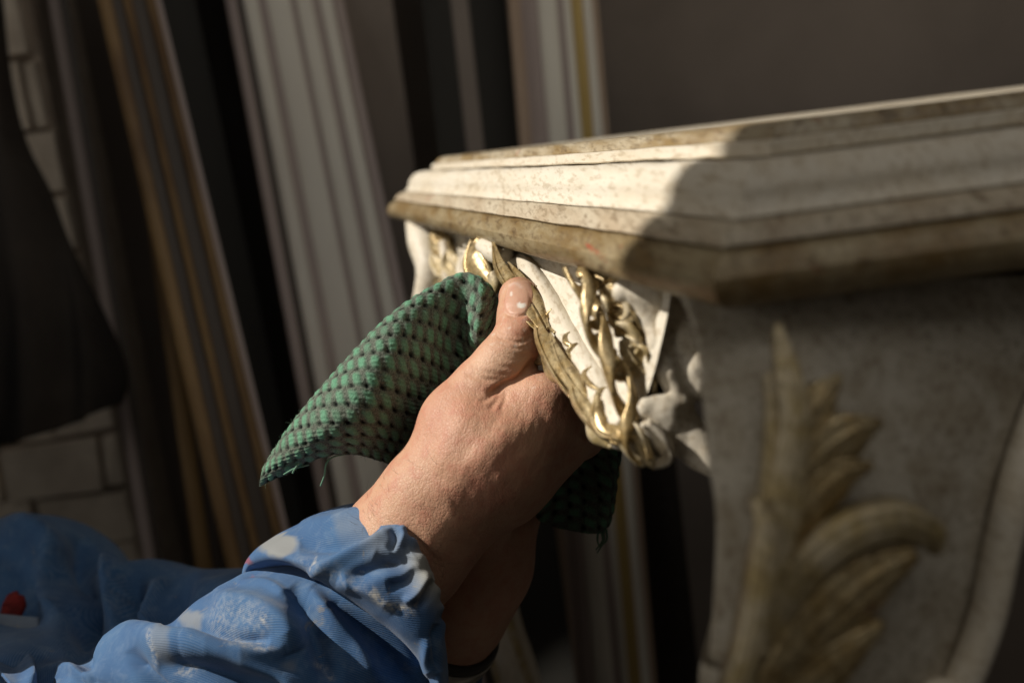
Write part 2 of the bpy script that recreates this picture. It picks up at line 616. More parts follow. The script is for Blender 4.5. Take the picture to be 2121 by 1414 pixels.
c = s.mix(s.math('MULTIPLY', s.math('SUBTRACT', 1.0, tw), 0.16), c, (0.32, 0.38, 0.45))
nrm = s.bump(s.math('ADD', tw, s.math('MULTIPLY', n4, 0.8)), 0.28, 0.0004)
M['blue'] = s.done(c, 0.85, 0, nrm, Sheen_Weight=0.12, Specular_IOR_Level=0.2)

# green waffle cloth
s = NT('green waffle weave')
g = s.attr('green')
dk = s.attr('hole')
nn = s.noise(1500, 3, 0.6)
n2 = s.noise(300, 4, 0.6)
cg = s.mix(s.ramp(nn, [(0.3, 0), (0.7, 1)]), (0.085, 0.225, 0.14), (0.165, 0.36, 0.24))
cg = s.mix(s.math('MULTIPLY', s.ramp(n2, [(0.45, 0), (0.7, 1)]), 0.4), cg, (0.17, 0.28, 0.21))
cd = s.mix(s.ramp(nn, [(0.35, 0), (0.7, 1)]), (0.055, 0.066, 0.055), (0.19, 0.21, 0.175))
c = s.mix(g, cd, cg)
c = s.mix(dk, c, (0.006, 0.008, 0.008))
M['green'] = s.done(c, 0.95, 0, s.bump(nn, 0.6, 0.0006), Sheen_Weight=0.05, Specular_IOR_Level=0.05)
M['thread'] = plain('green thread', (0.10, 0.24, 0.16), (0.2, 0.3, 0.22), 300, 0.9)
M['hair'] = plain('dark arm hair', (0.05, 0.03, 0.018), (0.09, 0.05, 0.03), 100, 0.45)
M['strap'] = plain('black watch strap', (0.02, 0.018, 0.016), (0.035, 0.03, 0.027), 80, 0.45)
M['steel'] = plain('brushed steel', (0.35, 0.33, 0.3), (0.42, 0.40, 0.37), 200, 0.3, metal=0.9)
M['bluedark'] = M['blue']
M['redrag'] = plain('red rag', (0.22, 0.012, 0.010), (0.12, 0.007, 0.007), 200, 0.9, (1, 1, 1), 0.6)
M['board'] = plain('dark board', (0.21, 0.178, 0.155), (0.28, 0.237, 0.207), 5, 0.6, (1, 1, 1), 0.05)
M['plaster'] = plain('grey brown plaster', (0.28, 0.24, 0.205), (0.32, 0.27, 0.235), 4, 0.9, (1, 1, 1), 0.1)  # even grey brown tone
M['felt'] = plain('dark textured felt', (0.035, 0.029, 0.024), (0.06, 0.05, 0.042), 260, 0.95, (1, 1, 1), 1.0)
M['black'] = plain('dull black', (0.035, 0.034, 0.031), (0.045, 0.043, 0.038), 8, 0.6, spec=0.2)  # flat black, also paints the dark gap left of the striped moulding
M['greymould'] = plain('grey white moulding', (0.86, 0.84, 0.76), (0.76, 0.72, 0.65), 9, 0.5)
M['mauve'] = plain('mauve line', (0.40, 0.33, 0.32), (0.47, 0.39, 0.36), 9, 0.5)
M['brownmould'] = plain('brown gilt moulding', (0.13, 0.068, 0.022), (0.29, 0.18, 0.07), 14, 0.5, metal=0.1)
M['darkwood'] = plain('dark wood', (0.06, 0.045, 0.036), (0.09, 0.07, 0.055), 9, 0.5)
M['goldline'] = plain('gold stripe', (0.45, 0.32, 0.10), (0.52, 0.38, 0.14), 9, 0.4, metal=0.3)
M['browngrey'] = plain('brown edge', (0.42, 0.31, 0.23), (0.48, 0.36, 0.27), 9, 0.5)
M['stone'] = plain('pale limestone block', (0.78, 0.69, 0.58), (0.60, 0.52, 0.43), 25, 0.9, (1, 1, 1), 0.6)
M['mortar'] = plain('old mortar', (0.46, 0.39, 0.32), (0.36, 0.29, 0.23), 40, 0.95, (1, 1, 1), 0.6)
M['coat'] = plain('dark hanging coat', (0.03, 0.025, 0.021), (0.055, 0.044, 0.036), 14, 0.9, (1, 1, 0.5), 0.4)
M['floor'] = plain('concrete floor', (0.10, 0.09, 0.08), (0.13, 0.12, 0.105), 6, 0.8, (1, 1, 1), 0.3)

# ------------------------------------------------------------------ setting
V, Fc = box((-2.2, -1.0, -0.02), (2.6, 1.9, 0.0))
tag(mesh_obj('floor', V, Fc, M['floor'], smooth=False), kind='structure')
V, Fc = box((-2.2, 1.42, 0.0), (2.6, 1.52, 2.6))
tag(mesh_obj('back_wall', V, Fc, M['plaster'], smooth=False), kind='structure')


# unseen wall, added so its opening shapes the sunbeam and shadow edge (left, outside the frame)
def to_wall(P, X):
    t = (X - LPOS[0]) / (P[0] - LPOS[0])
    return LPOS + t * (P - LPOS)


WX = -1.75
near = to_wall(at(1296, 560, 0.300), WX)
far = to_wall(np.array([-0.2, 0.815, 0.9]), WX)
low = to_wall(at(300, 1500, 0.42), WX)
y0, y1, z0, z1 = near[1], far[1], low[2] - 0.25, low[2] + 1.1
Vw, Fw = [], []
for c0, c1 in (((WX - .06, -1.0, 0), (WX, y0, 3.6)), ((WX - .06, y1, 0), (WX, 1.419, 3.6)),
               ((WX - .06, y0 + .001, 0), (WX - .001, y1 - .001, z0)), ((WX - .06, y0 + .001, z1), (WX - .001, y1 - .001, 3.6))):
    V, Fc = box(c0, c1)
    Fw += [tuple(i + len(Vw) for i in f) for f in Fc]
    Vw += V.tolist()
tag(mesh_obj('beam_mask_wall', np.array(Vw), Fw, M['plaster'], smooth=False), kind='structure')


# ------------------------------------------------------------------ background mouldings
BZ = 0.78      # everything behind the table stands about a metre from the camera

def moulding(name, label, cat, top, bot, strips, group=None, depth=0.03, ext=0.35):
    """leaning moulding; top/bot=(px,py,z) of its centre line; strips = (offset0,offset1,raise,material,round) in px at mid depth"""
    top, bot = (top[0], top[1], top[2] * BZ), (bot[0], bot[1], bot[2] * BZ)
    a, b = at(*top), at(*bot)
    d = (a - b) / np.linalg.norm(a - b)
    base = b + d * ((0.003 - b[2]) / d[2])
    head = a + d * ext
    L = head - base
    zz = (top[2] + bot[2]) / 2
    k = zz / FPX
    view = (a + b) / 2 - CAM
    side = np.cross(d, -view); side /= np.linalg.norm(side)
    if side @ R < 0: side = -side
    out = np.cross(side, d)
    if out @ view > 0: out = -out
    th = empty(name, base)
    tag(th, label, cat, group)
    for i, (o0, o1, rs, mat, rnd, nm) in enumerate(strips):
        x0, x1 = o0 * k, o1 * k
        m = 9
        xs = np.linspace(x0, x1, m)
        t = np.linspace(-1, 1, m)
        hs = rs * k + rnd * k * (np.sqrt(np.maximum(0, 1 - (t * 0.98) ** 2)) if rnd >= 0 else (np.sqrt(np.maximum(0, 1 - (t * 0.98) ** 2))))
        prof = [(x0, -depth)] + list(zip(xs, hs)) + [(x1, -depth)]
        ring = np.array([side * x + out * h for x, h in prof])
        n = len(prof)
        steps = 14
        V = np.concatenate([base + L * (q / (steps - 1)) + ring for q in range(steps)])
        fs = []
        for q in range(steps - 1):
            for p in range(n):
                p2 = (p + 1) % n
                fs.append((q * n + p, q * n + p2, (q + 1) * n + p2, (q + 1) * n + p))
        fs.append(tuple(range(n))[::-1])
        fs.append(tuple((steps - 1) * n + p for p in range(n)))
        mesh_obj(nm, V, fs, M[mat], th, smooth=False)
    return th


# boards behind
def board(name, label, cat, poly, z0_, thick, mat):
    """upright board standing on the floor: px extents at top; built as box aligned with x at depth y"""
    (xl, xr), yy = poly, z0_ * BZ
    a, b = at(xl, 600, yy), at(xr, 600, yy)
    V, Fc = box((a[0], a[1], 0.002), (b[0], a[1] + thick, 2.1))
    return tag(mesh_obj(name, V, Fc, M[mat], smooth=False), label, cat)


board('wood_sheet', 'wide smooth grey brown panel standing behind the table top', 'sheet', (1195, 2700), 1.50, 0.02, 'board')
board('wood_sheet', 'narrow dark brown panel between the grey moulding and the dark gap', 'sheet', (705, 893), 1.42, 0.015, 'board')
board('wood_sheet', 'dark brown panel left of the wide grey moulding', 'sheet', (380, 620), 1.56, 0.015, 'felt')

GR = 'mouldings leaning against the wall'
moulding('framing_strip', 'wide grey white fluted moulding leaning behind the green cloth', 'framing strip',
         (590, 0, 1.32), (726, 690, 1.24),
         [(-122, -100, 6, 'mauve', 8, 'bead'), (-100, -86, 0, 'darkwood', 0, 'groove'), (-86, -56, 4, 'greymould', 9, 'flute'),
          (-56, -38, 4, 'mauve', 2, 'groove'), (-38, 10, 10, 'greymould', 5, 'band'), (10, 22, 3, 'mauve', 0, 'groove'),
          (22, 56, 8, 'greymould', 7, 'flute'), (56, 72, 2, 'mauve', 0, 'groove'), (72, 98, 8, 'greymould', 6, 'band'),
          (98, 122, 0, 'mauve', 5, 'bead')], GR)
moulding('framing_strip', 'cream and gold striped moulding standing behind the table edge', 'framing strip',
         (1142, 0, 1.30), (1262, 1414, 1.26),
         [(-92, -66, 6, 'browngrey', 6, 'bead'), (-66, -52, 0, 'mauve', 0, 'groove'), (-52, -30, 3, 'mauve', 3, 'band'),
          (-30, 10, 6, 'greymould', 8, 'flute'), (10, 24, 2, 'mauve', 0, 'groove'), (24, 40, 6, 'greymould', 4, 'band'),
          (40, 64, 4, 'goldline', 3, 'gold_stripe'), (64, 84, 7, 'greymould', 5, 'bead'), (84, 96, 2, 'browngrey', 2, 'back_edge')], GR)
moulding('framing_strip', 'brown gilt moulding with two ridges leaning at far left', 'framing strip',
         (262, 0, 1.22), (440, 760, 1.14),
         [(-58, -30, 0, 'brownmould', 5, 'band'), (-30, -8, -6, 'darkwood', 0, 'groove'), (-8, 10, 4, 'brownmould', 8, 'bead'),
          (10, 38, -8, 'darkwood', 0, 'groove'), (38, 58, 2, 'brownmould', 9, 'bead'), (58, 70, -2, 'mauve', 0, 'back_edge')], GR)
moulding('framing_strip', 'thin brown moulding leaning low beside the far left brown gilt one', 'framing strip',
         (352, 680, 1.20), (424, 1180, 1.17),
         [(-16, 16, 2, 'brownmould', 6, 'bead'), (16, 30, -4, 'darkwood', 0, 'back_edge')], GR)
moulding('framing_strip', 'thin grey strip leaning beside the stone at far left', 'framing strip',
         (122, 60, 1.38), (208, 560, 1.36),
         [(-12, 10, 2, 'mauve', 5, 'bead'), (10, 26, -3, 'darkwood', 0, 'back_edge')], GR)
moulding('framing_strip', 'dark gap painted black around a dull brown strip, left of the striped one', 'framing strip',
         (955, 0, 1.36), (985, 270, 1.35),
         [(-82, -22, 0, 'black', 3, 'band'), (-22, 14, 4, 'board', 3, 'stripe'), (14, 92, 0, 'black', 3, 'band')], GR)  # black bands stand in for the dark gap beside the brown strip
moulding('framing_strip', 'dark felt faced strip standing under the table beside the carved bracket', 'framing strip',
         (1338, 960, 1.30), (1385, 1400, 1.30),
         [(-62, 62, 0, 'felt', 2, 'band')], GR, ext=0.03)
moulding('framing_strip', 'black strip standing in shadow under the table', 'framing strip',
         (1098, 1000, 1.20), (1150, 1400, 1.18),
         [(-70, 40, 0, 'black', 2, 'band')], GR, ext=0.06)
moulding('framing_strip', 'black strip standing between the brown gilt and wide grey mouldings', 'framing strip',
         (395, 100, 1.40), (560, 900, 1.34),
         [(-55, 30, 0, 'black', 2, 'band')], GR)

# stone pier at far left
pier = empty('stone_pier', (at(80, 1000, 1.5 * BZ)[0], at(80, 1000, 1.5 * BZ)[1] + 0.1, 0))
tag(pier, 'pale stone block pier in shade at the far left edge', 'pier')
pa = at(20, 900, 1.50 * BZ)
V, Fc = box((pa[0] - 0.45, pa[1] + 0.01, 0.0), (pa[0] + 0.122, pa[1] + 0.14, 1.9))
mesh_obj('mortar_core', V, Fc, M['mortar'], pier, smooth=False)
zc = 0.002
row = 0
while zc < 1.85:
    hh = 0.066 + 0.012 * random.random()
    x = pa[0] - 0.44 - (0.05 if row % 2 else 0)
    while x < pa[0] + 0.11:
        w = 0.09 + 0.07 * random.random()
        xe = min(x + w, pa[0] + 0.126)
        if xe - x > 0.02:
            j = lambda: random.uniform(-0.003, 0.003)
            V, Fc = box((x, pa[1] - 0.004 + j(), zc), (xe - 0.007, pa[1] + 0.06, zc + hh - 0.007))
            V = V + rng.uniform(-0.004, 0.004, V.shape)
            mesh_obj('stone', V, Fc, M['stone'], pier, smooth=False)
        x += w
    zc += hh
    row += 1

# dark coat hanging in front of the pier
G = [[(-140, -120, 1.30), (-60, -120, 1.27), (-20, -100, 1.26), (0, -60, 1.30)],
     [(-140, 250, 1.30), (-60, 250, 1.25), (0, 250, 1.24), (45, 260, 1.29)],
     [(-140, 450, 1.30), (-40, 430, 1.24), (50, 390, 1.23), (108, 410, 1.28)],
     [(-140, 650, 1.30), (-30, 640, 1.22), (100, 620, 1.21), (200, 600, 1.27)],
     [(-140, 830, 1.30), (-30, 840, 1.22), (110, 800, 1.21), (255, 760, 1.27)],
     [(-140, 925, 1.30), (-20, 925, 1.23), (110, 890, 1.22), (250, 835, 1.27)]]
W = patch([[(a, b, c_ * BZ) for a, b, c_ in row] for row in G], 60, 60)
Vc = W.reshape(-1, 3)
qx, qy, _ = proj(Vc)
Vc = Vc - F * (0.012 * np.sin(qx / 22 + 1.2 * np.sin(qy / 170)) * np.clip((qy + 100) / 700, 0, 1))[:, None]
o = mesh_obj('hanging_coat', Vc, grid_quads(60, 60), M['coat'])
md = o.modifiers.new('s', 'SOLIDIFY'); md.thickness = 0.006
tag(o, 'nearly black coat hanging in front of the pale stone pier', 'coat')

# ------------------------------------------------------------------ the console table
KL = 236.0
TOPZ = CAM[2] - 0.0025
# near corner of the lip: where lip bottom edge meets x=1480 at z = KL/(1480-510)
pc = at(1480, 625 - 30, KL / 970.0)
CORNER = np.array([pc[0], pc[1], 0.0])
TL, TV = 0.585, 1.15     # side length (u) and front length (v)


def tp(u, v, h):
    return CORNER + u * UD + v * VF + np.array([0, 0, TOPZ - h])


table = empty('console_table', tp(0.03, 0.03, TOPZ))
tag(table, 'old cream and gilt carved console table with moulded top edge', 'table')


def frieze(name, prof, mat):
    """closed moulding band round the slab from (inset,h) profile, mitred at four corners"""
    rings = []
    P = [(a / 1000, h / 1000) for a, h in prof]
    nseg = [70, 3, 70, 3]
    def corner_path(i):
        return [tp(i, i, 0), tp(TL - i, i, 0), tp(TL - i, TV - i, 0), tp(i, TV - i, 0)]
    Vv, Ff = [], []
    for k in range(4):
        n = 40
        base = len(Vv)
        for q in range(n + 1):
            t = q / n
            for a, h in P:
                c = corner_path(a)
                p = c[k] * (1 - t) + c[(k + 1) % 4] * t
                Vv.append((p[0], p[1], TOPZ - h))
        m = len(P)
        for q in range(n):
            for j in range(m - 1):
                Ff.append((base + q * m + j, base + q * m + j + 1, base + (q + 1) * m + j + 1, base + (q + 1) * m + j))
    Vv = np.array(Vv)
    # hand-worked wobble
    wob = vnoise(Vv, 45, 3) * 0.0004 + vnoise(Vv, 160, 5) * 0.00022
    Vv = Vv + wob[:, None] * np.array([0.5, 0.5, 0.7])
    o = mesh_obj(name, Vv, Ff, M[mat], table)
    o.data.set_sharp_from_angle(angle=math.radians(40))
    return o


def arc(a0, h0, a1, h1, bulge, n=10):
    out = []
    for i in range(n + 1):
        t = i / n
        x, y = a0 + (a1 - a0) * t, h0 + (h1 - h0) * t
        nx, ny = -(h1 - h0), (a1 - a0)
        b = bulge * 4 * t * (1 - t)
        out.append((x + nx * b, y + ny * b))
    return out


M['topedge'] = aged('brown gilt top edge', (0.26, 0.18, 0.08), (0.48, 0.42, 0.31), (0.08, 0.045, 0.018), red=0.62, dark_at=0.54, streak=5, rough=0.45)
frieze('top_edge', [(60, 0.0), (42, 0.0)] + arc(41, 0.2, 36, 4.2, 0.16) + [(36.5, 4.6)], 'topedge')
frieze('fillet', [(37, 4.4), (34.0, 4.6), (33.4, 5.0), (33.0, 8.2), (33.6, 8.8), (41, 9.0)], 'cream')
frieze('ovolo', [(41, 9.1), (38, 9.9), (34, 10.1)] + arc(32.6, 10.3, 16.6, 16.5, 0.24, 12) + arc(16.6, 17.4, 13.5, 22.5, -0.10, 8)[0:] + [(13.6, 22.9), (18, 23.1)], 'cream')
M['bead'] = aged('pinkish worn bead', (0.54, 0.475, 0.365), (0.44, 0.355, 0.25), (0.15, 0.10, 0.05), red=0.66, dark_at=0.55, streak=5, rough=0.5)
frieze('bead', [(18, 23.2), (12.6, 23.4)] + arc(12.2, 23.5, 5.6, 28.4, 0.12, 8) + [(6.2, 29.0), (10, 29.2)], 'bead')
frieze('lip', [(10, 29.3), (5.2, 29.7), (4.4, 30.0)] + arc(3.8, 30.4, 0.0, 35.0, 0.08, 6) + arc(-0.4, 35.4, 3.5, 43.2, 0.16, 10) + [(5.5, 44.0), (16, 44.2), (40, 44.4)], 'lip')
V, Fc = box((0.055, 0.055, 0), (TL - 0.055, TV - 0.055, 0.001))
V = np.array([tp(x, y, 0.0006 - z * 0.5) for x, y, z in V])
mesh_obj('table_top', V, Fc, M['legm'], table, smooth=False)

def zt(x, z):
    return z + float(np.interp(x, [1000, 1092, 1140, 1190, 1244, 1302, 1346, 1400, 1450, 1500, 1560, 2121], [0, .006, .011, .016, .022, .034, .048, .066, .076, .076, .076, .076]))


def tpts(L):
    return np.array([at(p[0], p[1], zt(p[0], p[2])) for p in L])


# side apron: arched board hanging from the slab, following the carved edge
APIN = 0.014
NRM = -VD                    # outward from the side face
edge = [(1002, 505, .498), (1040, 562, .455), (1092, 650, .412), (1140, 728, .374), (1190, 806, .342), (1244, 866, .314), (1286, 902, .295)]
E = spline(tpts(edge), 80)
top_u = (E - CORNER) @ UD
topc = np.array([tp(u, APIN + 0.002, 0.043) for u in top_u])
rows = 14
tt = np.linspace(0, 1, rows)
Gf = np.zeros((80, rows, 3))
for i, t in enumerate(tt):
    s_ = t ** 1.6
    Gf[:, i] = topc * (1 - t) + E * t
    # keep plan offset flat near the top, flaring near the edge
    offt, offe = (topc - CORNER) @ VD, (E - CORNER) @ VD
    cur = (Gf[:, i] - CORNER) @ VD
    Gf[:, i] += ((offt * (1 - s_) + offe * s_) - cur)[:, None] * VD
front = Gf + VD * 0.004
back = Gf[:, ::-1] + VD * 0.020
ring = np.concatenate([front, back], 1)
n, m = ring.shape[:2]
Q = grid_quads(n, m)
wrap = np.stack([np.arange(n - 1) * m + m - 1, np.arange(1, n) * m + m - 1, np.arange(1, n) * m, np.arange(n - 1) * m], 1)
Vr = ring.reshape(-1, 3)
Vr = Vr + (vnoise(Vr, 120, 2) * 0.0004)[:, None] * NRM
mesh_obj('apron', Vr, np.concatenate([Q[:, ::-1], wrap[:, ::-1]]), M['cream_rough'], table)

# cream roll beside the carved strand
roll = [(1078, 530, .472), (1094, 562, .444), (1132, 622, .411), (1174, 698, .377), (1218, 776, .346), (1260, 842, .318), (1300, 890, .296)]
rollv = tube(tpts(roll), [.0030, .0056, .0066, .0070, .0072, .0070, .006], 110, 26, NRM, flat=0.8)
Vt = rollv[0]
px, py, _ = proj(Vt)
claw = np.zeros(len(Vt))
for (x, y), ln in zip([(1160, 712), (1178, 740), (1206, 784), (1242, 822), (1128, 668)], [30, 46, 40, 46, 22]):
    g = ridge(px, py, [(x + 0.55 * ln, y - 0.75 * ln), (x + 6, y - 0.45 * ln), (x - 2, y), (x + 10, y + 0.5 * ln), (x + 0.7 * ln, y + 0.8 * ln)], 7, 4)
    claw += g
Nn = normals(Vt, rollv[1])
Vt = Vt - Nn * (claw * 0.0012)[:, None]
tubes_obj('edge_roll', [(Vt, rollv[1])], M['cream'], table)

# gilt husk leaves overlapping along the strand
OUT = -VD * 0.86 - UD * 0.42 + ZD * 0.18      # outward, towards the window and a little to the front
husks = [
    ([(1030, 500, .470), (1042, 552, .448), (1070, 596, .428), (1104, 650, .403), (1134, 690, .386)], [.0010, .0042, .0048, .0046, .0012]),
    ([(1062, 545, .446), (1090, 584, .424), (1122, 632, .402), (1146, 680, .384)], [.001, .0032, .0036, .001]),
    ([(1120, 650, .398), (1130, 700, .384), (1160, 756, .362), (1196, 806, .344), (1222, 838, .330)], [.0010, .0044, .0050, .0046, .0012]),
    ([(1150, 690, .378), (1172, 744, .358), (1206, 792, .340), (1236, 832, .326)], [.001, .0028, .0032, .001]),
    ([(1190, 760, .350), (1206, 822, .336), (1240, 868, .320), (1286, 904, .300), (1310, 916, .290)], [.0010, .0040, .0046, .0042, .0012]),
    ([(1246, 820, .318), (1244, 860, .314), (1262, 892, .306), (1300, 906, .292)], [.001, .0030, .0034, .001]),
    ([(1270, 880, .304), (1296, 900, .292), (1330, 906, .280)], [.001, .0036, .0012]),
]
for p, w in husks:
    P_ = spline(tpts(p), 24)
    T_ = frames(P_)
    A_ = OUT - (T_ @ OUT)[:, None] * T_; A_ /= np.linalg.norm(A_, axis=1, keepdims=True)
    B_ = np.cross(T_, A_)
    w_ = spline(np.array(w).reshape(-1, 1), 24)[:, 0] * .62
    lens = lambda a: 1.0 / (abs(math.cos(a)) ** 1.25 + abs(math.sin(a)) ** 1.25) ** 0.8
    tubes_obj('husk_leaf', [tube(P_ + OUT * .003 + B_ * (sg * w_ * .62)[:, None] + A_ * (w_ * .15 * sg)[:, None], w_ * .92, 60, 16, OUT, flat=.42, prof=lens, twist=1.5 * sg) for sg in (-1, 1)], M['gold'], table)
# thin raised claw crescents on the roll
Cr = spline(tpts(roll), 110)
Tr = frames(Cr)
rr0 = spline(np.array([.0030, .0056, .0066, .0070, .0072, .0070, .006]).reshape(-1, 1), 110)[:, 0]
from mathutils.bvhtree import BVHTree
roll_tree = BVHTree.FromPolygons([Vector(v) for v in Vt], clean(Vt, rollv[1]))


def on_roll(x, y, lift=.0003):
    d_ = at(x, y, 1.0) - CAM
    hit = roll_tree.ray_cast(Vector(CAM), Vector(d_).normalized())[0]
    if hit is None:
        hit = roll_tree.find_nearest(Vector(at(x, y, .37)))[0]
    return np.array(hit) - d_ / np.linalg.norm(d_) * lift


for P_ in ([(1180, 687), (1172, 698), (1173, 710), (1185, 716)], [(1196, 710), (1183, 719), (1178, 734), (1183, 750), (1200, 772)],
           [(1226, 758), (1212, 771), (1212, 784), (1224, 797), (1242, 808)], [(1264, 802), (1245, 808), (1238, 825), (1243, 846), (1256, 868)],
           [(1142, 640), (1134, 655), (1136, 672), (1150, 690)], [(1112, 592), (1104, 600), (1108, 616), (1122, 636)]):
    n_ = len(P_)
    tubes_obj('claw_crescent', [tube(np.array([on_roll(*p) for p in P_]), np.interp(np.linspace(0, 1, n_), [0, .4, 1], [.0003, .0015, .0007]), 36, 10, OUT)], M['gold'], table)
# small gilt scroll drops under the strand
for p, r, mt in [
    ([(1112, 690, .402), (1124, 716, .398), (1122, 742, .396), (1108, 752, .398)], [.0015, .0026, .0026, .0010], 'gold_pale'),
    ([(1128, 738, .388), (1150, 764, .378), (1180, 790, .366)], [.0022, .0052, .0020], 'gold'),
    ([(1018, 566, .470), (1026, 588, .468), (1022, 608, .468)], [.003, .0034, .002], 'gold_pale'),
    ([(990, 500, .505), (996, 545, .498), (1020, 590, .480)], [.004, .0105, .003], 'gold'),
    ([(1218, 868, .330), (1236, 896, .324), (1262, 920, .316)], [.0015, .0040, .0018], 'gold_pale'),
    ([(1262, 884, .304), (1282, 906, .300), (1300, 914, .296)], [.002, .0042, .003], 'cream'),
    ([(1290, 886, .297), (1306, 904, .293), (1312, 918, .290)], [.002, .0046, .003], 'cream'),
    ([(1258, 900, .312), (1268, 918, .310), (1262, 926, .310)], [.002, .0028, .001], 'gold_pale'),
]:
    tubes_obj('scroll_drop', [tube(tpts(p), r, 30, 14, OUT, flat=0.7)], M[mt], table)
# top of the strand: gold cup and cream knob
tubes_obj('cup_leaf', [leaf(tpts([(986, 492, .500), (990, 540, .494), (1010, 572, .486), (1030, 600, .478)]), [.003, .0075, .0065, .001], OUT, cup=.6, vein=.1, thick=.002)], M['gold'], table)
tubes_obj('cup_roll', [tube(tpts([(998, 508, .488), (1024, 522, .474), (1048, 534, .464)]), [.0035, .0052, .0046], 24, 16, OUT)], M['cream'], table)

# second twisted strand closer to the leg
tw = [(1196, 556, .334), (1226, 596, .322), (1240, 650, .316), (1258, 706, .309), (1290, 772, .298), (1314, 846, .289), (1322, 902, .284), (1348, 956, .274)]
Ct = spline(tpts(tw), 120)
Tt = frames(Ct)
a_ = OUT - (Tt @ OUT)[:, None] * Tt; a_ /= np.linalg.norm(a_, axis=1, keepdims=True)
b_ = np.cross(Tt, a_)
for ph in (0, math.pi):
    th = np.linspace(0, 3.6 * math.pi, 120) + ph
    off = 0.0030 * (np.cos(th)[:, None] * a_ + np.sin(th)[:, None] * b_)
    r = np.interp(np.linspace(0, 1, 120), [0, .1, .8, 1], [.0010, .0026, .0027, .0008])
    tubes_obj('twisted_ribbon', [tube(Ct + off + OUT * 0.003, r, 120, 12, OUT, flat=0.5, twist=3.6 * math.pi)], M['gold'], table)
# scalloped gadroon beads along the strand's left side
for k, (x, y, z) in enumerate([(1212, 600, .326), (1222, 640, .322), (1236, 672, .316), (1246, 700, .312), (1256, 728, .308), (1268, 752, .304), (1284, 778, .299), (1222, 585, .323)]):
    p = [(x - 16, y - 4, z + .004), (x, y, z), (x + 18, y + 2, z - .002)]
    tubes_obj('gadroon', [tube(tpts(p), [.0008, .0022, .0014], 16, 12, OUT)], M['gold_pale'] if k % 2 else M['gold'], table)
# leaf tip at the bottom of the bracket
tubes_obj('leaf_tip', [leaf(tpts([(1300, 870, .290), (1316, 912, .284), (1340, 958, .277), (1352, 968, .275)]), [.003, .005, .003, .0006], OUT, cup=.5)], M['gold_pale'], table)
tubes_obj('leaf_tip', [leaf(tpts([(1330, 880, .276), (1356, 916, .270), (1372, 944, .267), (1352, 964, .273)]), [.003, .0062, .004, .001], OUT, cup=.3)], M['cream'], table)
# cream knee scroll, leg rail and lower bar, carved from one piece
def zchain(L, k):
    return chain([(x, y, zt(x, z), r) for x, y, z, r in L], k)


kp = zchain([(1292, 604, .300, 4), (1345, 608, .285, 6.5), (1394, 645, .271, 8), (1428, 704, .262, 8.6), (1446, 768, .257, 8), (1448, 800, .256, 5)], .004)
kp += zchain([(1332, 650, .288, 2.5), (1364, 704, .276, 3.4), (1384, 770, .268, 3.6), (1412, 844, .260, 3.6), (1462, 940, .250, 4.2)], .003)
kp += zchain([(1334, 848, .280, 4), (1372, 862, .270, 6.4), (1416, 900, .259, 6.2), (1476, 950, .248, 6)], .003)
kp += zchain([(1352, 892, .274, 2.4), (1396, 918, .263, 3.4), (1456, 958, .251, 3.4)], .002)
V, Q = sdf_mesh(kp, .0009)
V = smooth_mesh(V, Q, 3)
V = V + normals(V, Q) * (vnoise(V, 160, 61) * .0005 + vnoise(V, 420, 62) * .0002)[:, None]
mesh_obj('knee_scroll', V, Q, M['cream'], table)
for p, w, mt in [
    ([(1250, 590, .318), (1290, 610, .304), (1330, 650, .290)], [.002, .005, .001], 'gold'),
    ([(1262, 640, .312), (1300, 670, .300), (1336, 712, .288)], [.002, .0052, .001], 'gold'),
    ([(1290, 700, .302), (1320, 740, .292), (1352, 790, .280)], [.002, .0050, .001], 'gold_pale'),
    ([(1310, 760, .295), (1336, 800, .286), (1352, 850, .279)], [.002, .0046, .001], 'gold_pale'),
    ([(1196, 556, .334), (1220, 566, .326), (1252, 580, .316)], [.0015, .004, .002], 'gold'),
    ([(1240, 572, .322), (1262, 600, .314), (1264, 640, .312)], [.0015, .0042, .001], 'gold_pale'),
]:
    tubes_obj('acanthus_leaf', [leaf(tpts(p), w, OUT, teeth=3, cup=.4)], M[mt], table)

for p in ([(1268, 600), (1292, 616), (1300, 646), (1286, 664)], [(1290, 628), (1322, 640), (1340, 672), (1330, 700)],
          [(1276, 668), (1306, 680), (1322, 712), (1312, 738)], [(1304, 716), (1334, 730), (1348, 766), (1338, 792)],
          [(1318, 776), (1342, 796), (1352, 828), (1340, 850)], [(1330, 640), (1352, 668), (1356, 700)], [(1232, 612), (1252, 624), (1258, 650)]):
    q_ = np.array([at(x, y, zt(x, float(np.interp(x, [1230, 1290, 1360], [.318, .300, .280])))) for x, y in p])
    tubes_obj('leaf_edge', [tube(q_, [.0006, .0018, .0017, .0005][:len(p)] if len(p) == 4 else [.0006, .0018, .0006], 30, 10, OUT, flat=.6)], M['gold_pale'], table)

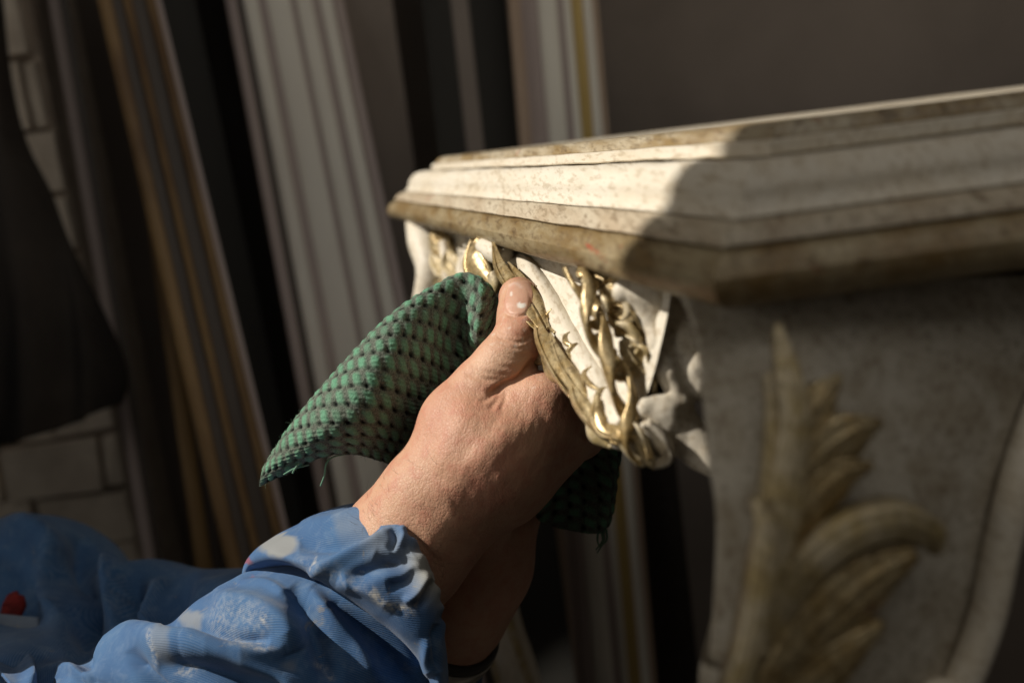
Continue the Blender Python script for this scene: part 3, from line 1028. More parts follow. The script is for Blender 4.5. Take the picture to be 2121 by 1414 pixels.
# far bracket at the other end of the side
farz = .72
far_e = [(862, 462, .735), (880, 500, .715), (892, 560, .700), (880, 640, .705), (872, 720, .715)]
tubes_obj('far_knee', [tube(pts(far_e), [.008, .0125, .0105, .0095, .009], 50, 18, NRM)], M['cream'], table)
tubes_obj('far_knee', [tube(pts([(918, 500, .66), (930, 560, .655), (940, 620, .655), (946, 700, .66)]), [.003, .005, .005, .004], 40, 14, NRM)], M['cream'], table)
E2 = spline(pts([(880, 640, .715), (905, 640, .690), (940, 600, .640), (975, 545, .570), (1002, 505, .498)]), 40)
Ga = np.zeros((40, 8, 3))
tu = (E2 - CORNER) @ UD
tc2 = np.array([tp(u, APIN + .004, .043) for u in tu])
for i, t in enumerate(np.linspace(0, 1, 8)):
    Ga[:, i] = tc2 * (1 - t) + (E2 + VD * .004) * t
ring = np.concatenate([Ga + VD * .004, Ga[:, ::-1] + VD * .02], 1)
n, m = ring.shape[:2]
mesh_obj('apron', ring.reshape(-1, 3), np.concatenate([grid_quads(n, m), np.stack([np.arange(n - 1) * m + m - 1, np.arange(1, n) * m + m - 1, np.arange(1, n) * m, np.arange(n - 1) * m], 1)]), M['cream_rough'], table)
for p, w, mt in [
    ([(892, 480, .68), (915, 500, .665), (930, 520, .655)], [.003, .009, .004], 'gold'),
    ([(900, 510, .67), (912, 545, .66), (928, 570, .65)], [.003, .007, .002], 'gold_pale'),
    ([(925, 520, .645), (938, 545, .640), (965, 560, .62)], [.003, .008, .002], 'gold_pale'),
    ([(940, 560, .64), (955, 575, .63), (985, 575, .60)], [.003, .007, .002], 'gold'),
    ([(960, 520, .60), (975, 545, .59), (985, 575, .585)], [.004, .010, .003], 'cream'),
    ([(900, 590, .67), (920, 580, .66), (940, 590, .65)], [.002, .006, .002], 'gold_pale'),
]:
    tubes_obj('acanthus_leaf', [leaf(pts(p), w, OUT, teeth=2, cup=.5)], M[mt], table)


# legs: the near one is lofted from its outline, flaring knee then tapering to the floor
def lpts(L):
    return np.array([at(p[0], p[1], p[2] - .008) for p in L])


def near_leg():
    Lf = [(1400, 590, .274), (1430, 640, .268), (1456, 720, .261), (1474, 850, .254), (1490, 1000, .250), (1502, 1100, .250), (1496, 1250, .252), (1482, 1414, .254), (1465, 1600, .256)]
    Rt = [(2330, 560, .292), (2260, 700, .288), (2150, 800, .282), (2110, 900, .278), (2078, 1010, .274), (2050, 1130, .272), (2020, 1270, .272), (1965, 1414, .272), (1880, 1600, .276)]
    A, B = lpts(Lf), lpts(Rt)
    # continue to the floor, tapering
    cA, cB = A[-1], B[-1]
    for zf, w, sh in ((0.50, .026, .03), (0.25, .019, .05), (0.06, .017, .045), (0.0, .030, .03)):
        c = (cA + cB) / 2 + UD * sh
        A = np.vstack([A, [c[0] - VD[0] * w, c[1] - VD[1] * w, zf]])
        B = np.vstack([B, [c[0] + VD[0] * w, c[1] + VD[1] * w, zf]])
    n = 90
    A, B = spline(A, n), spline(B, n)
    m = 28
    t = np.linspace(0, 1, m) ** 1.3
    Fr = A[:, None] * (1 - t)[None, :, None] + B[:, None] * t[None, :, None]
    bow = 0.006 * np.sin(math.pi * t)
    Fr = Fr - UD[None, None] * bow[None, :, None]
    Fr = Fr + np.array([0.0, 1.0, 0.0])[None, None] * (0.010 * np.clip(1 - t / .34, 0, 1) ** 1.6)[None, :, None]
    w = np.linalg.norm(B - A, axis=1)
    dep = np.clip(w * 0.75, 0.02, 0.05)
    Bk = Fr.mean(1, keepdims=True) * .35 + Fr[:, ::-1] * .65 + np.array([0.12, 0.99, 0])[None, None] * dep[:, None, None]
    ring = np.concatenate([Fr, Bk], 1)
    mm = 2 * m
    V = ring.reshape(-1, 3)
    V = V - UD * (vnoise(V, 40, 9) * 0.0012)[:, None]
    Q = np.concatenate([grid_quads(n, mm), np.stack([np.arange(n - 1) * mm + mm - 1, np.arange(1, n) * mm + mm - 1, np.arange(1, n) * mm, np.arange(n - 1) * mm], 1)])
    return V, Q, A, B


V, Q, LA, LB = near_leg()
leg = mesh_obj('leg', V, Q, M['legm'], table)
FN = -UD
acan = [
    ([(1588, 660, .258), (1612, 760, .250), (1628, 860, .246), (1616, 980, .244), (1590, 1110, .243), (1556, 1260, .244), (1500, 1430, .247)], [.0010, .0032, .0036, .0042, .0040, .0034, .003], 'gold_pale'),
    ([(1612, 960, .248), (1650, 880, .248), (1690, 810, .250), (1716, 770, .254)], [.003, .0040, .0042, .001], 'gold'),
    ([(1600, 1050, .247), (1660, 960, .246), (1740, 900, .246), (1800, 860, .250)], [.003, .0046, .0062, .001], 'gold'),
    ([(1590, 1140, .246), (1650, 1050, .245), (1720, 980, .246), (1780, 950, .250)], [.003, .0044, .0048, .001], 'gold'),
    ([(1550, 1330, .246), (1630, 1200, .243), (1730, 1110, .240), (1830, 1080, .242), (1900, 1100, .248), (1916, 1130, .252)], [.003, .0046, .0050, .0050, .0044, .002], 'gold_pale'),
    ([(1560, 1414, .246), (1660, 1310, .243), (1780, 1200, .243), (1870, 1130, .247)], [.003, .0060, .0070, .002], 'gold'),
    ([(1600, 1440, .246), (1700, 1370, .244), (1800, 1270, .246)], [.004, .0058, .001], 'gold'),
    ([(1540, 1010, .244), (1562, 1090, .240), (1555, 1200, .236), (1530, 1330, .234), (1500, 1440, .236)], [.001, .0026, .0030, .0030, .003], 'gold_pale'),
    ([(1570, 760, .256), (1585, 850, .252), (1584, 960, .249), (1560, 1080, .247)], [.001, .002, .0024, .001], 'gold_pale'),
]
for p, w, mt in acan:
    tubes_obj('acanthus_leaf', [leaf(lpts(p) - UD * .006, np.array(w) * (1.0 if mt == 'gold' else 0.95), FN + NRM * .25, teeth=0, cup=-.55, vein=-.35, thick=.006)], M[mt], leg)
tubes_obj('leg_bead', [tube(LB[:72] - UD * .004, np.interp(np.linspace(0, 1, 72), [0, .3, 1], [.002, .0045, .0045])[::6], 90, 16, FN)], M['cream'], leg)


def plain_leg(u, v):
    """turned-out cabriole leg, four-sided with rounded corners"""
    hs = [0.046, 0.10, 0.18, 0.30, 0.50, 0.70, 0.84, 0.885, 0.9025]
    ws = [.045, .042, .034, .026, .021, .018, .017, .026, .030]
    of = [0, -.004, 0, .008, .010, .006, 0, -.006, -.006]
    th = np.linspace(0, 2 * math.pi, 20, endpoint=False)
    n = 50
    H = spline(np.array([hs, ws, of]).T, n)
    V = []
    su, sv = (1 if u < TL / 2 else -1), (1 if v < TV / 2 else -1)
    for h, w, f in H:
        for a in th:
            r = w / (abs(math.cos(a)) ** 4 + abs(math.sin(a)) ** 4) ** 0.25
            V.append(tp(u + su * f + r * math.cos(a), v + sv * f + r * math.sin(a), min(h, TOPZ)))
    V = np.array(V)
    Q = []
    for i in range(n - 1):
        for j in range(20):
            Q.append((i * 20 + j, i * 20 + (j + 1) % 20, (i + 1) * 20 + (j + 1) % 20, (i + 1) * 20 + j))
    return V, np.array(Q)


fl = pts([(892, 650, .722), (925, 780, .724), (975, 1000, .730), (1030, 1270, .740), (1082, 1440, .745)])
d_ = fl[-1] - fl[-2]
fl = np.vstack([fl, [fl[-1][0] + .02, fl[-1][1] + .01, .3], [fl[-1][0] + .025, fl[-1][1] + .01, .06], [fl[-1][0] + .02, fl[-1][1], 0.0]])
lg = tubes_obj('leg', [tube(fl, [.012, .020, .019, .0165, .0165, .016, .016, .024], 120, 20, NRM)], M['cream_rough'], table)
for o_ in (-.8, .55):
    tubes_obj('leg_bead', [tube(fl[:6] + R * .0165 * o_ - F * .0165 * math.sqrt(1 - o_ * o_), [.004, .004, .0036, .0034, .0034, .003], 90, 10, F)], M['gold_pale'], lg)

for u, v in ((TL - .075, TV - .075), (.075, TV - .075)):
    V, Q = plain_leg(u, v)
    mesh_obj('leg', V, Q, M['legm'], table)

# front apron set back behind the knee
V, Fc = box((0.085, 0.09, 0.044), (0.10, TV - 0.05, 0.13))
V = np.array([tp(a, b, c) for a, b, c in V])
mesh_obj('apron', V, Fc, M['legm'], table, smooth=False)

# ------------------------------------------------------------------ person
person = empty('person', (at(60, 1300, .62)[0] - .15, at(60, 1300, .62)[1], 0))
tag(person, 'person in a paint stained blue work jacket rubbing the table edge with a cloth', 'person')

prims = []
# right forearm and wrist
prims += chain([(560, 1560, .49, 30), (700, 1330, .458, 24), (795, 1190, .427, 24), (842, 1130, .417, 25.5), (878, 1086, .413, 23)], .010)
# palm mass and metacarpals
prims += chain([(878, 1086, .413, 23), (930, 995, .411, 19)], .008)
prims += chain([(915, 995, .410, 15.5), (954, 888, .408, 15), (1006, 806, .410, 13.5)], .010)       # thumb metacarpal
prims += chain([(905, 1030, .408, 22), (1012, 938, .402, 20), (1122, 852, .405, 14.5)], .008)   # index metacarpal
prims += chain([(905, 1055, .416, 21), (1040, 958, .408, 19), (1150, 880, .411, 14.5)], .010)
prims += chain([(900, 1072, .424, 19), (1045, 985, .417, 17), (1150, 912, .420, 13.5)], .010)
prims += chain([(895, 1080, .430, 17), (1040, 1000, .427, 14.5), (1128, 945, .431, 12)], .010)
# web between thumb and index
prims += chain([(965, 878, .412, 14), (1040, 884, .410, 12)], .012)
# fingers (curled under the bracket, holding the cloth)
prims += chain([(1122, 848, .405, 14.5), (1220, 806, .424, 11.5), (1262, 804, .452, 10), (1240, 810, .472, 9)], .006)
prims += chain([(1150, 880, .411, 14), (1238, 842, .430, 11.5), (1276, 834, .458, 10), (1248, 840, .480, 9)], .005)
prims += chain([(1150, 912, .420, 13), (1232, 874, .440, 10.5), (1260, 864, .466, 9.5), (1232, 868, .486, 8.5)], .004)
prims += chain([(1128, 945, .431, 11.5), (1204, 906, .450, 9.0), (1226, 892, .472, 8.5), (1204, 896, .488, 8)], .004)
# thumb
prims += chain([(1006, 806, .409, 13.5), (1044, 754, .409, 11.8), (1070, 716, .411, 10.7)], .0035)
prims += chain([(1070, 716, .411, 10.7), (1083, 688, .414, 10.8)], .003)
prims += chain([(1083, 688, .414, 10.6), (1083, 655, .419, 10.4), (1075, 616, .426, 8.8)], .003)
V, Q = sdf_mesh(prims, 0.00072)
V = smooth_mesh(V, Q, 5)
N = normals(V, Q)
px, py, _ = proj(V)
face = np.clip(-(N @ F) * 1.6 + 0.25, 0, 1)
disp = np.zeros(len(V))


def groove(L, w, dep, w2=None):
    global disp
    disp -= 0.8 * dep / 1000 * ridge(px, py, L, w, w2) * face


def bump_(L, w, hgt, w2=None):
    global disp
    disp += hgt / 1000 * ridge(px, py, L, w, w2) * face


# web crease and wrinkles radiating from it
groove([(1112, 742), (1078, 778), (1046, 794), (1028, 804), (1008, 816)], 6, 3.0, 8)
groove([(1048, 784), (1010, 786), (985, 778), (960, 770)], 7, 0.9)
groove([(1036, 800), (1030, 825), (1012, 850)], 6, 0.8)
groove([(1030, 806), (1014, 822), (992, 834)], 5, 0.6)
groove([(1046, 806), (1044, 826), (1036, 850)], 5, 0.5)
groove([(1068, 776), (1010, 772), (975, 756)], 5, 0.5)
groove([(1085, 766), (1040, 760), (1000, 742)], 4, 0.3)
# thumb IP joint wrinkles
for q, (dx, dy, dep) in enumerate([(0, 0, .8), (3, 13, .35), (-3, 27, .22), (-7, 36, .28), (-9, 52, .15), (2, -11, .25)]):
    groove([(1026 + dx, 694 + dy * .7), (1050 + dx, 704 + dy), (1074 + dx, 709 + dy), (1092 + dx, 703 + dy), (1108 + dx, 694 + dy)], 3.6, dep)
bump_([(1040, 672), (1070, 680), (1100, 672)], 16, 0.5)
# index knuckle pad and tendons
bump_([(1050, 800), (1120, 800), (1190, 806)], 26, 0.9)
bump_([(900, 1040), (1010, 935), (1120, 860)], 30, 0.7)
groove([(950, 945), (1020, 875), (1060, 830)], 28, 0.8)
bump_([(905, 985), (940, 890), (985, 810)], 26, 0.9)
bump_([(940, 1070), (1080, 960), (1180, 885)], 24, 0.5)
bump_([(960, 1090), (1090, 1000), (1170, 930)], 20, 0.4)
groove([(1205, 905), (1228, 880), (1246, 856)], 9, 2.2)
groove([(1130, 985), (1175, 950), (1205, 910)], 12, 1.2)
# ulnar bump at wrist
bump_([(880, 1130), (930, 1090), (960, 1070)], 40, 1.5)
# fine cross wrinkles over the hand back
fine = vnoise(V @ np.array([[.8, .3, .2], [-.3, .9, .1], [.1, -.2, .95]]) * np.array([1, 0.45, 0.45]), 420, 11) * 0.06 + vnoise(V, 260, 12) * 0.05
handm = np.clip((px - 880) / 120, 0, 1) * np.clip((py - 740) / 60, 0, 1)
disp += fine / 1000 * (0.5 + 1.0 * handm)
# wrinkles band near the knuckles
wr = vnoise(np.stack([(px * .95 + py * .30) / 9.0, (px * -.30 + py * .95) / 30.0, px * 0], 1), 1.0, 21)
kn = ridge(px, py, [(980, 1010), (1080, 930), (1140, 870), (1200, 820)], 70, 70, False)
kn = np.maximum(kn, ridge(px, py, [(1000, 900), (1060, 850), (1110, 820)], 50, 50, False))
disp += 0.00012 * wr * kn * face
# nail
nail_out = [(1052, 588), (1043, 610), (1043, 635), (1052, 650), (1070, 656), (1086, 652), (1096, 640), (1099, 620), (1092, 600)]
NX, NY = 1075, 617
inn = (((px - NX) * .97 + (py - NY) * .2) / 27.0) ** 4 + ((py - NY) / 34.0) ** 4
nail = np.clip((1.12 - inn) / 0.25, 0, 1) * (face > 0.3)
groove(nail_out, 3.2, 0.75)
disp += 0.0004 * nail
V = V + N * disp[:, None]
red = np.clip(ridge(px, py, [(880, 880), (930, 850), (1000, 830)], 50, 50, False) * .55 + ridge(px, py, [(1090, 830), (1180, 850)], 50, 50, False) * .6
              + ridge(px, py, [(1060, 690), (1090, 690)], 22, 22, False) * .3 + ridge(px, py, [(960, 1010), (1060, 960)], 60, 60, False) * .35, 0, 1) * (0.7 + 0.3 * vnoise(V, 130, 4))
pale = np.clip(ridge(px, py, [(1000, 760), (1060, 735)], 34, 34, False) * .6 + ridge(px, py, [(1060, 800), (1150, 790)], 16, 16, False) * .35, 0, 1)
brown = np.clip(ridge(px, py, [(1070, 692), (1092, 688)], 8, 8, False) * .8 * np.clip(.6 + vnoise(V, 600, 8), 0, 1)
                + ridge(px, py, [(1104, 656), (1106, 668)], 7, 7, False) * .4 + 0.5 * ridge(px, py, [(1098, 608), (1099, 630)], 3, 3, False), 0, 1)
chip = np.clip(1.5 - (((px - 1080) / 8.5) ** 2 + ((py - 633) / 6.5) ** 2), 0, 1) * np.clip(1 - 1.6 * (np.hypot(px - 1082, py - 625) < 4), 0, 1)
white = np.clip(chip + np.clip(1.3 - (((px - 1060) / 3) ** 2 + ((py - 610) / 5) ** 2), 0, 1) * .7
                + ridge(px, py, [(1090, 650), (1098, 642), (1102, 630)], 3.0, 3.0, False) * .6
                + ridge(px, py, [(1056, 592), (1068, 588), (1080, 596)], 3, 3, False) * .25, 0, 1) * (face > .3)
dusty = np.clip(vnoise(V, 900, 31) - .45, 0, 1) * 2.2 * ridge(px, py, [(1040, 690), (1085, 700), (1110, 680)], 34, 34, False)
dusty2 = np.clip(vnoise(V, 1000, 33) - .55, 0, 1) * 1.8 * ridge(px, py, [(1100, 800), (1180, 820)], 40, 40, False)
white = np.clip(white + .5 * dusty + .5 * dusty2, 0, 1)
VR, QR, AR = V, Q, dict(red=red, pale=pale, brown=brown, nail=nail, white=white)
NRr = normals(VR, QR)

# left hand (lower, holding the other end of the cloth) and forearm
prims = chain([(560, 1520, .60, 36), (760, 1440, .535, 31), (880, 1340, .497, 26), (940, 1266, .482, 24)], .010)
prims += chain([(940, 1266, .482, 23), (1000, 1185, .474, 20), (1036, 1100, .476, 16)], .010)
prims += chain([(955, 1240, .480, 20), (1024, 1160, .478, 14.5), (1056, 1085, .484, 11)], .010)
prims += chain([(950, 1230, .470, 20), (990, 1130, .466, 16), (1020, 1040, .470, 12)], .012)
for q, (x, y, z) in enumerate([(1075, 1060, .486), (1060, 1040, .478), (1042, 1030, .474), (1022, 1030, .470)]):
    prims += chain([(x - 5, y + 20, z, 10), (x + 45, y - 60, z + .006, 8.5), (x + 85, y - 110, z + .012, 8), (x + 90, y - 140, z + .028, 7)], .004)
prims += chain([(985, 1160, .462, 12), (1000, 1090, .452, 10.5), (1040, 1010, .452, 9)], .006)
V, Q = sdf_mesh(prims, 0.0016)
V = smooth_mesh(V, Q, 4)
zz = np.zeros(len(V))
AL = dict(red=zz, pale=zz, brown=zz, nail=zz, white=zz)
Vb = np.concatenate([VR, V]); Qb = np.concatenate([QR, Q + len(VR)])
attrs = {k: np.concatenate([AR[k], AL[k]]) for k in AR}
body = mesh_obj('body', Vb, Qb, M['skin'], person, attrs=attrs)

# hairs on the wrist
hv_, hf = [], []
cand = np.where((NRr @ F < 0.25) & (py > 925) & (py < 1290) & (px > 720) & (px < 1010))[0]
hpx, hpy, _ = px, py, 0
hx, hy, _ = proj(VR)
wgt = ridge(hx[cand], hy[cand], [(760, 1060), (850, 1060), (900, 1150), (915, 1240)], 75, 75, False)
sel = cand[rng.random(len(cand)) < wgt * 0.012]
armdir = at(1000, 900, .41) - at(830, 1170, .415)
armdir /= np.linalg.norm(armdir)
for v in sel:
    p, nn_ = VR[v], NRr[v]
    L = rng.uniform(.005, .012)
    sidev = np.cross(nn_, armdir)
    d = armdir * rng.uniform(-.3, .5) + sidev * rng.uniform(.3, 1.1) * (1 if rng.random() < .8 else -1) + nn_ * rng.uniform(.25, .6)
    d /= np.linalg.norm(d)
    bend = -nn_ * L * .35 + armdir * L * rng.uniform(-.3, .3)
    b0 = np.cross(d, nn_); b0 /= np.linalg.norm(b0) + 1e-9
    b1 = np.cross(d, b0)
    base = len(hv_)
    for i, t in enumerate((0, .33, .66, 1)):
        c_ = p - nn_ * .0003 + d * L * t + bend * t * t
        r = .000055 * (1 - .75 * t)
        for a in (0, 2.1, 4.2):
            hv_.append(c_ + r * (math.cos(a) * b0 + math.sin(a) * b1))
    for i in range(3):
        for j in range(3):
            hf.append((base + i * 3 + j, base + i * 3 + (j + 1) % 3, base + i * 3 + 3 + (j + 1) % 3, base + i * 3 + 3 + j))
tag(mesh_obj('arm_hair', np.array(hv_), hf, M['hair'], body), kind='stuff')

# wristwatch on the left wrist
wc, wd = at(914, 1300, .489), at(940, 1266, .482) - at(880, 1340, .497)
wd /= np.linalg.norm(wd)
a0 = np.cross(wd, F); a0 /= np.linalg.norm(a0)
b0 = np.cross(wd, a0)


def band(r, hw, th, name, mat, shift=0.0, par=None):
    V, Fq = [], []
    n = 48
    for i in range(n):
        a = 2 * math.pi * i / n
        e = math.cos(a) * a0 + math.sin(a) * b0
        for rr, ww in ((r, -hw), (r + th, -hw * .8), (r + th, hw * .8), (r, hw)):
            V.append(wc + wd * (ww + shift) + e * rr)
    for i in range(n):
        for j in range(4):
            Fq.append((i * 4 + j, i * 4 + (j + 1) % 4, ((i + 1) % n) * 4 + (j + 1) % 4, ((i + 1) % n) * 4 + j))
    return mesh_obj(name, np.array(V), Fq, M[mat], par or person)


watch = band(.0255, .009, .0035, 'wristwatch', 'strap')
band(.0290, .0055, .0012, 'bracelet', 'steel', -.001, watch)

# ------------------------------------------------------------------ jacket
def cloth_uv(nu, nv, W):
    du = np.concatenate([[0], np.cumsum(np.linalg.norm(np.diff(W[:, nv // 2], axis=0), axis=1))])
    dv = np.concatenate([[0], np.cumsum(np.linalg.norm(np.diff(W[nu // 2], axis=0), axis=1))])
    uu, vv_ = np.meshgrid(du, dv, indexing='ij')
    return np.stack([uu, vv_, uu * 0], -1).reshape(-1, 3)


jacket_sdf = []
jacket_sdf += chain([(-420, 1900, .85, 170), (-420, 1300, .84, 150), (-330, 900, .86, 110)], .05)
BLK = [at(100, 1150, .62), at(320, 1230, .55), at(560, 1290, .53)]  # unseen upper torso, placed along the light rays to shade the jacket
for B0, rr_ in zip(BLK, (.15, .15, .11)):
    q_ = B0 + SUN * ((-.72 - B0[0]) / SUN[0])
    jacket_sdf.append((q_ + np.array([0, .04, -.05]), np.array([-.80, .72, .45]), rr_, .17, .06))
jacket_sdf += chain([(-160, 1330, .70, 70), (60, 1290, .64, 62), (120, 1420, .62, 50)], .03)
jacket_sdf += chain([(120, 1300, .62, 32), (300, 1310, .56, 36), (520, 1360, .53, 40), (760, 1420, .52, 38), (850, 1390, .51, 34)], .02)
jacket_sdf += chain([(-160, 1480, .55, 60), (60, 1600, .48, 55), (300, 1600, .46, 50), (520, 1560, .45, 42)], .03)
V, Q = sdf_mesh(jacket_sdf, 0.0042)
V = smooth_mesh(V, Q, 3)
N = normals(V, Q)
px, py, _ = proj(V)
face = np.clip(-(N @ F) + .5, 0, 1)
d = np.zeros(len(V))
d += .010 * ridge(px, py, [(0, 1085), (70, 1130), (110, 1220), (120, 1330)], 22, 34)
d -= .012 * ridge(px, py, [(160, 1110), (180, 1200), (185, 1300), (180, 1414)], 26, 18)
d += .009 * ridge(px, py, [(215, 1140), (240, 1230), (245, 1330)], 18, 24)
d -= .010 * ridge(px, py, [(270, 1190), (275, 1280), (262, 1380)], 16)
d += .006 * ridge(px, py, [(330, 1190), (310, 1260), (300, 1330)], 20)
d -= .006 * ridge(px, py, [(400, 1200), (370, 1260), (345, 1320)], 18)
d = d * 1.9 + .007 * vnoise(V * np.array([1.6, 1, .6]), 24, 5) + .003 * vnoise(V, 60, 6)
V = V + N * (d * face)[:, None]
jz = np.zeros(len(V))
jacket = mesh_obj('jacket', V, Q, M['blue'], person, attrs=dict(grey=jz, white=jz, red=jz, cuv=np.stack([V @ R, V @ U, jz], 1)))

# chest pocket with a red rag in it
Wp = patch([[(-60, 1262, .545), (0, 1270, .538), (78, 1278, .534)], [(-60, 1330, .538), (0, 1340, .530), (80, 1340, .528)], [(-60, 1420, .530), (0, 1430, .524), (70, 1430, .524)]], 30, 30)
po = mesh_obj('pocket', Wp.reshape(-1, 3), grid_quads(30, 30), M['blue'], jacket, attrs=dict(grey=np.full(900, .5), white=np.zeros(900), red=np.zeros(900), cuv=cloth_uv(30, 30, Wp)))
md = po.modifiers.new('s', 'SOLIDIFY'); md.thickness = .002
rr = tube(pts([(18, 1300, .545), (26, 1262, .545), (34, 1236, .546), (40, 1226, .548)]), [.005, .006, .005, .001], 40, 18, F, flat=.5)
Vr_ = rr[0] + vnoise(rr[0], 260, 7)[:, None] * .0016
ro = tubes_obj('rag', [(Vr_, rr[1])], M['redrag'])
tag(ro, 'small red rag poking out of the dark jacket pocket', 'rag')

# right sleeve, lower layer
G = [
    [(640, 1130, .455), (655, 1135, .432), (745, 1200, .408), (828, 1296, .402), (905, 1410, .407), (950, 1520, .425)],
    [(540, 1180, .455), (518, 1188, .428), (625, 1240, .398), (722, 1335, .393), (800, 1450, .397), (850, 1560, .415)],
    [(452, 1236, .455), (428, 1236, .428), (545, 1280, .391), (630, 1380, .384), (710, 1480, .388), (760, 1590, .412)],
    [(376, 1290, .455), (352, 1292, .428), (445, 1320, .390), (535, 1410, .381), (605, 1500, .384), (650, 1610, .410)],
    [(302, 1318, .455), (276, 1316, .428), (345, 1338, .390), (430, 1430, .380), (485, 1530, .382), (520, 1640, .410)],
    [(216, 1350, .460), (196, 1368, .432), (250, 1392, .398), (325, 1480, .388), (370, 1580, .390), (400, 1680, .415)],
    [(120, 1385, .470), (95, 1400, .445), (140, 1440, .410), (220, 1530, .398), (260, 1630, .400), (280, 1730, .42)],
    [(20, 1360, .480), (-5, 1372, .455), (30, 1430, .415), (110, 1560, .405), (150, 1660, .41), (170, 1760, .43)],
]
nu, nv = 230, 230
W = patch(G, nu, nv)
V = W.reshape(-1, 3)
Q = grid_quads(nu, nv)
N = normals(V, Q)
if (N @ F).mean() > 0:
    Q = Q[:, ::-1]; N = -N
px, py, _ = proj(V)
d = np.zeros(len(V))
d += 7.0 * ridge(px, py, [(200, 1410), (222, 1352), (280, 1318), (360, 1330), (460, 1340), (590, 1352)], 30, 16)
d -= 5.0 * ridge(px, py, [(340, 1312), (400, 1300), (470, 1312), (560, 1330)], 14, 14)
d += 5.5 * ridge(px, py, [(440, 1250), (520, 1255), (585, 1290), (612, 1350)], 26, 26)
d -= 7.0 * ridge(px, py, [(600, 1215), (640, 1260), (665, 1330), (690, 1420)], 26, 20)
d += 4.0 * ridge(px, py, [(640, 1220), (690, 1265), (740, 1330), (780, 1420)], 22, 22)
d -= 6.0 * ridge(px, py, [(650, 1205), (735, 1285), (812, 1365), (870, 1450)], 24, 24)
d -= 5.0 * ridge(px, py, [(330, 1370), (420, 1385), (500, 1414), (560, 1470)], 22, 26)
d += 4.5 * ridge(px, py, [(380, 1350), (480, 1370), (580, 1400), (640, 1460)], 14, 18)
d -= 5.0 * ridge(px, py, [(280, 1350), (300, 1390), (345, 1440)], 16, 14)
d += 6.0 * ridge(px, py, [(40, 1370), (60, 1390), (68, 1430)], 18, 14)
d -= 9.0 * ridge(px, py, [(85, 1360), (90, 1400), (100, 1450)], 14, 14)
d += 5.0 * ridge(px, py, [(110, 1390), (150, 1392), (200, 1410)], 12, 12)
d -= 4.0 * ridge(px, py, [(150, 1430), (180, 1395), (200, 1370)], 9, 9)
d += 1.6 * ridge(px, py, [(490, 1205), (550, 1205), (600, 1235)], 10, 8)
d += 0.9 * vnoise(V, 55, 14) + 0.45 * vnoise(V, 130, 15)
V = V + N * (d / 1000)[:, None]
uvc = cloth_uv(nu, nv, W)
jx, jy = 7 * vnoise(V, 110, 51) + 4 * vnoise(V, 260, 52), 7 * vnoise(V, 110, 53) + 4 * vnoise(V, 260, 54)
blot = lambda x, y, rx, ry: np.clip(1.4 - (((px + jx - x) / rx) ** 2 + ((py + jy - y) / ry) ** 2), 0, 1)
white = np.clip(blot(548, 1288, 7, 6) * .45 + blot(540, 1330, 8, 7) * .4 + blot(500, 1335, 30, 10) * .3 + ridge(px, py, [(400, 1318), (470, 1312), (520, 1335), (580, 1345)], 7, 7) * .8
                + ridge(px, py, [(325, 1325), (330, 1355), (320, 1385)], 6, 6) * .8 + ridge(px, py, [(650, 1370), (682, 1385), (690, 1414)], 7, 7) * .7 + blot(380, 1390, 25, 14) * .5
                + .35 * ridge(px, py, [(420, 1280), (500, 1280), (570, 1300)], 30, 30), 0, 1)
grey = np.clip(blot(400, 1278, 24, 14) * .6 + blot(610, 1380, 30, 16) * .5 * np.clip(.5 + vnoise(V, 200, 3), 0, 1) + blot(345, 1345, 18, 30) * .4, 0, 1)
redm = blot(520, 1194, 8, 5) * .7
sl = mesh_obj('sleeve', V, Q, M['blue'], jacket, attrs=dict(grey=grey, white=white, red=redm, cuv=uvc))
md = sl.modifiers.new('s', 'SOLIDIFY'); md.thickness = .0012; md.offset = -1

# right sleeve, gathered cuff layer falling over it
G = [
    [(770, 1062, .440), (738, 1046, .438), (655, 1066, .438), (570, 1108, .438), (516, 1150, .438), (500, 1196, .440), (530, 1230, .446)],
    [(792, 1068, .404), (764, 1052, .408), (690, 1078, .410), (608, 1114, .412), (545, 1142, .416), (522, 1172, .428), (560, 1190, .440)],
    [(840, 1096, .392), (818, 1088, .389), (745, 1122, .388), (665, 1160, .390), (610, 1164, .397), (590, 1166, .412), (630, 1180, .428)],
    [(876, 1144, .386), (862, 1140, .381), (800, 1165, .379), (735, 1198, .381), (690, 1212, .387), (676, 1206, .402), (712, 1212, .420)],
    [(900, 1198, .386), (892, 1196, .381), (848, 1220, .378), (802, 1256, .379), (772, 1270, .386), (762, 1262, .400), (792, 1262, .418)],
    [(914, 1254, .390), (912, 1252, .386), (886, 1280, .380), (858, 1318, .380), (838, 1330, .386), (830, 1322, .400), (850, 1310, .416)],
    [(918, 1320, .400), (922, 1318, .394), (908, 1346, .385), (898, 1384, .384), (890, 1398, .390), (884, 1392, .402), (894, 1370, .416)],
    [(916, 1420, .410), (926, 1424, .402), (922, 1450, .390), (914, 1475, .389), (904, 1480, .396), (900, 1470, .404), (905, 1450, .416)],
    [(900, 1540, .418), (912, 1550, .412), (910, 1560, .40), (900, 1570, .40), (890, 1575, .402), (886, 1560, .41), (890, 1540, .418)],
]
nu, nv = 260, 220
W = patch(G, nu, nv)
V = W.reshape(-1, 3)
Q = grid_quads(nu, nv)
N = normals(V, Q)
jj = np.tile(np.linspace(0, 1, nv), nu)
ii = np.repeat(np.linspace(0, 1, nu), nv)
mid = (jj > .15) & (jj < .5)
if (N[mid] @ F).mean() > 0:
    Q = Q[:, ::-1]; N = -N
px, py, _ = proj(V)
d = np.zeros(len(V))
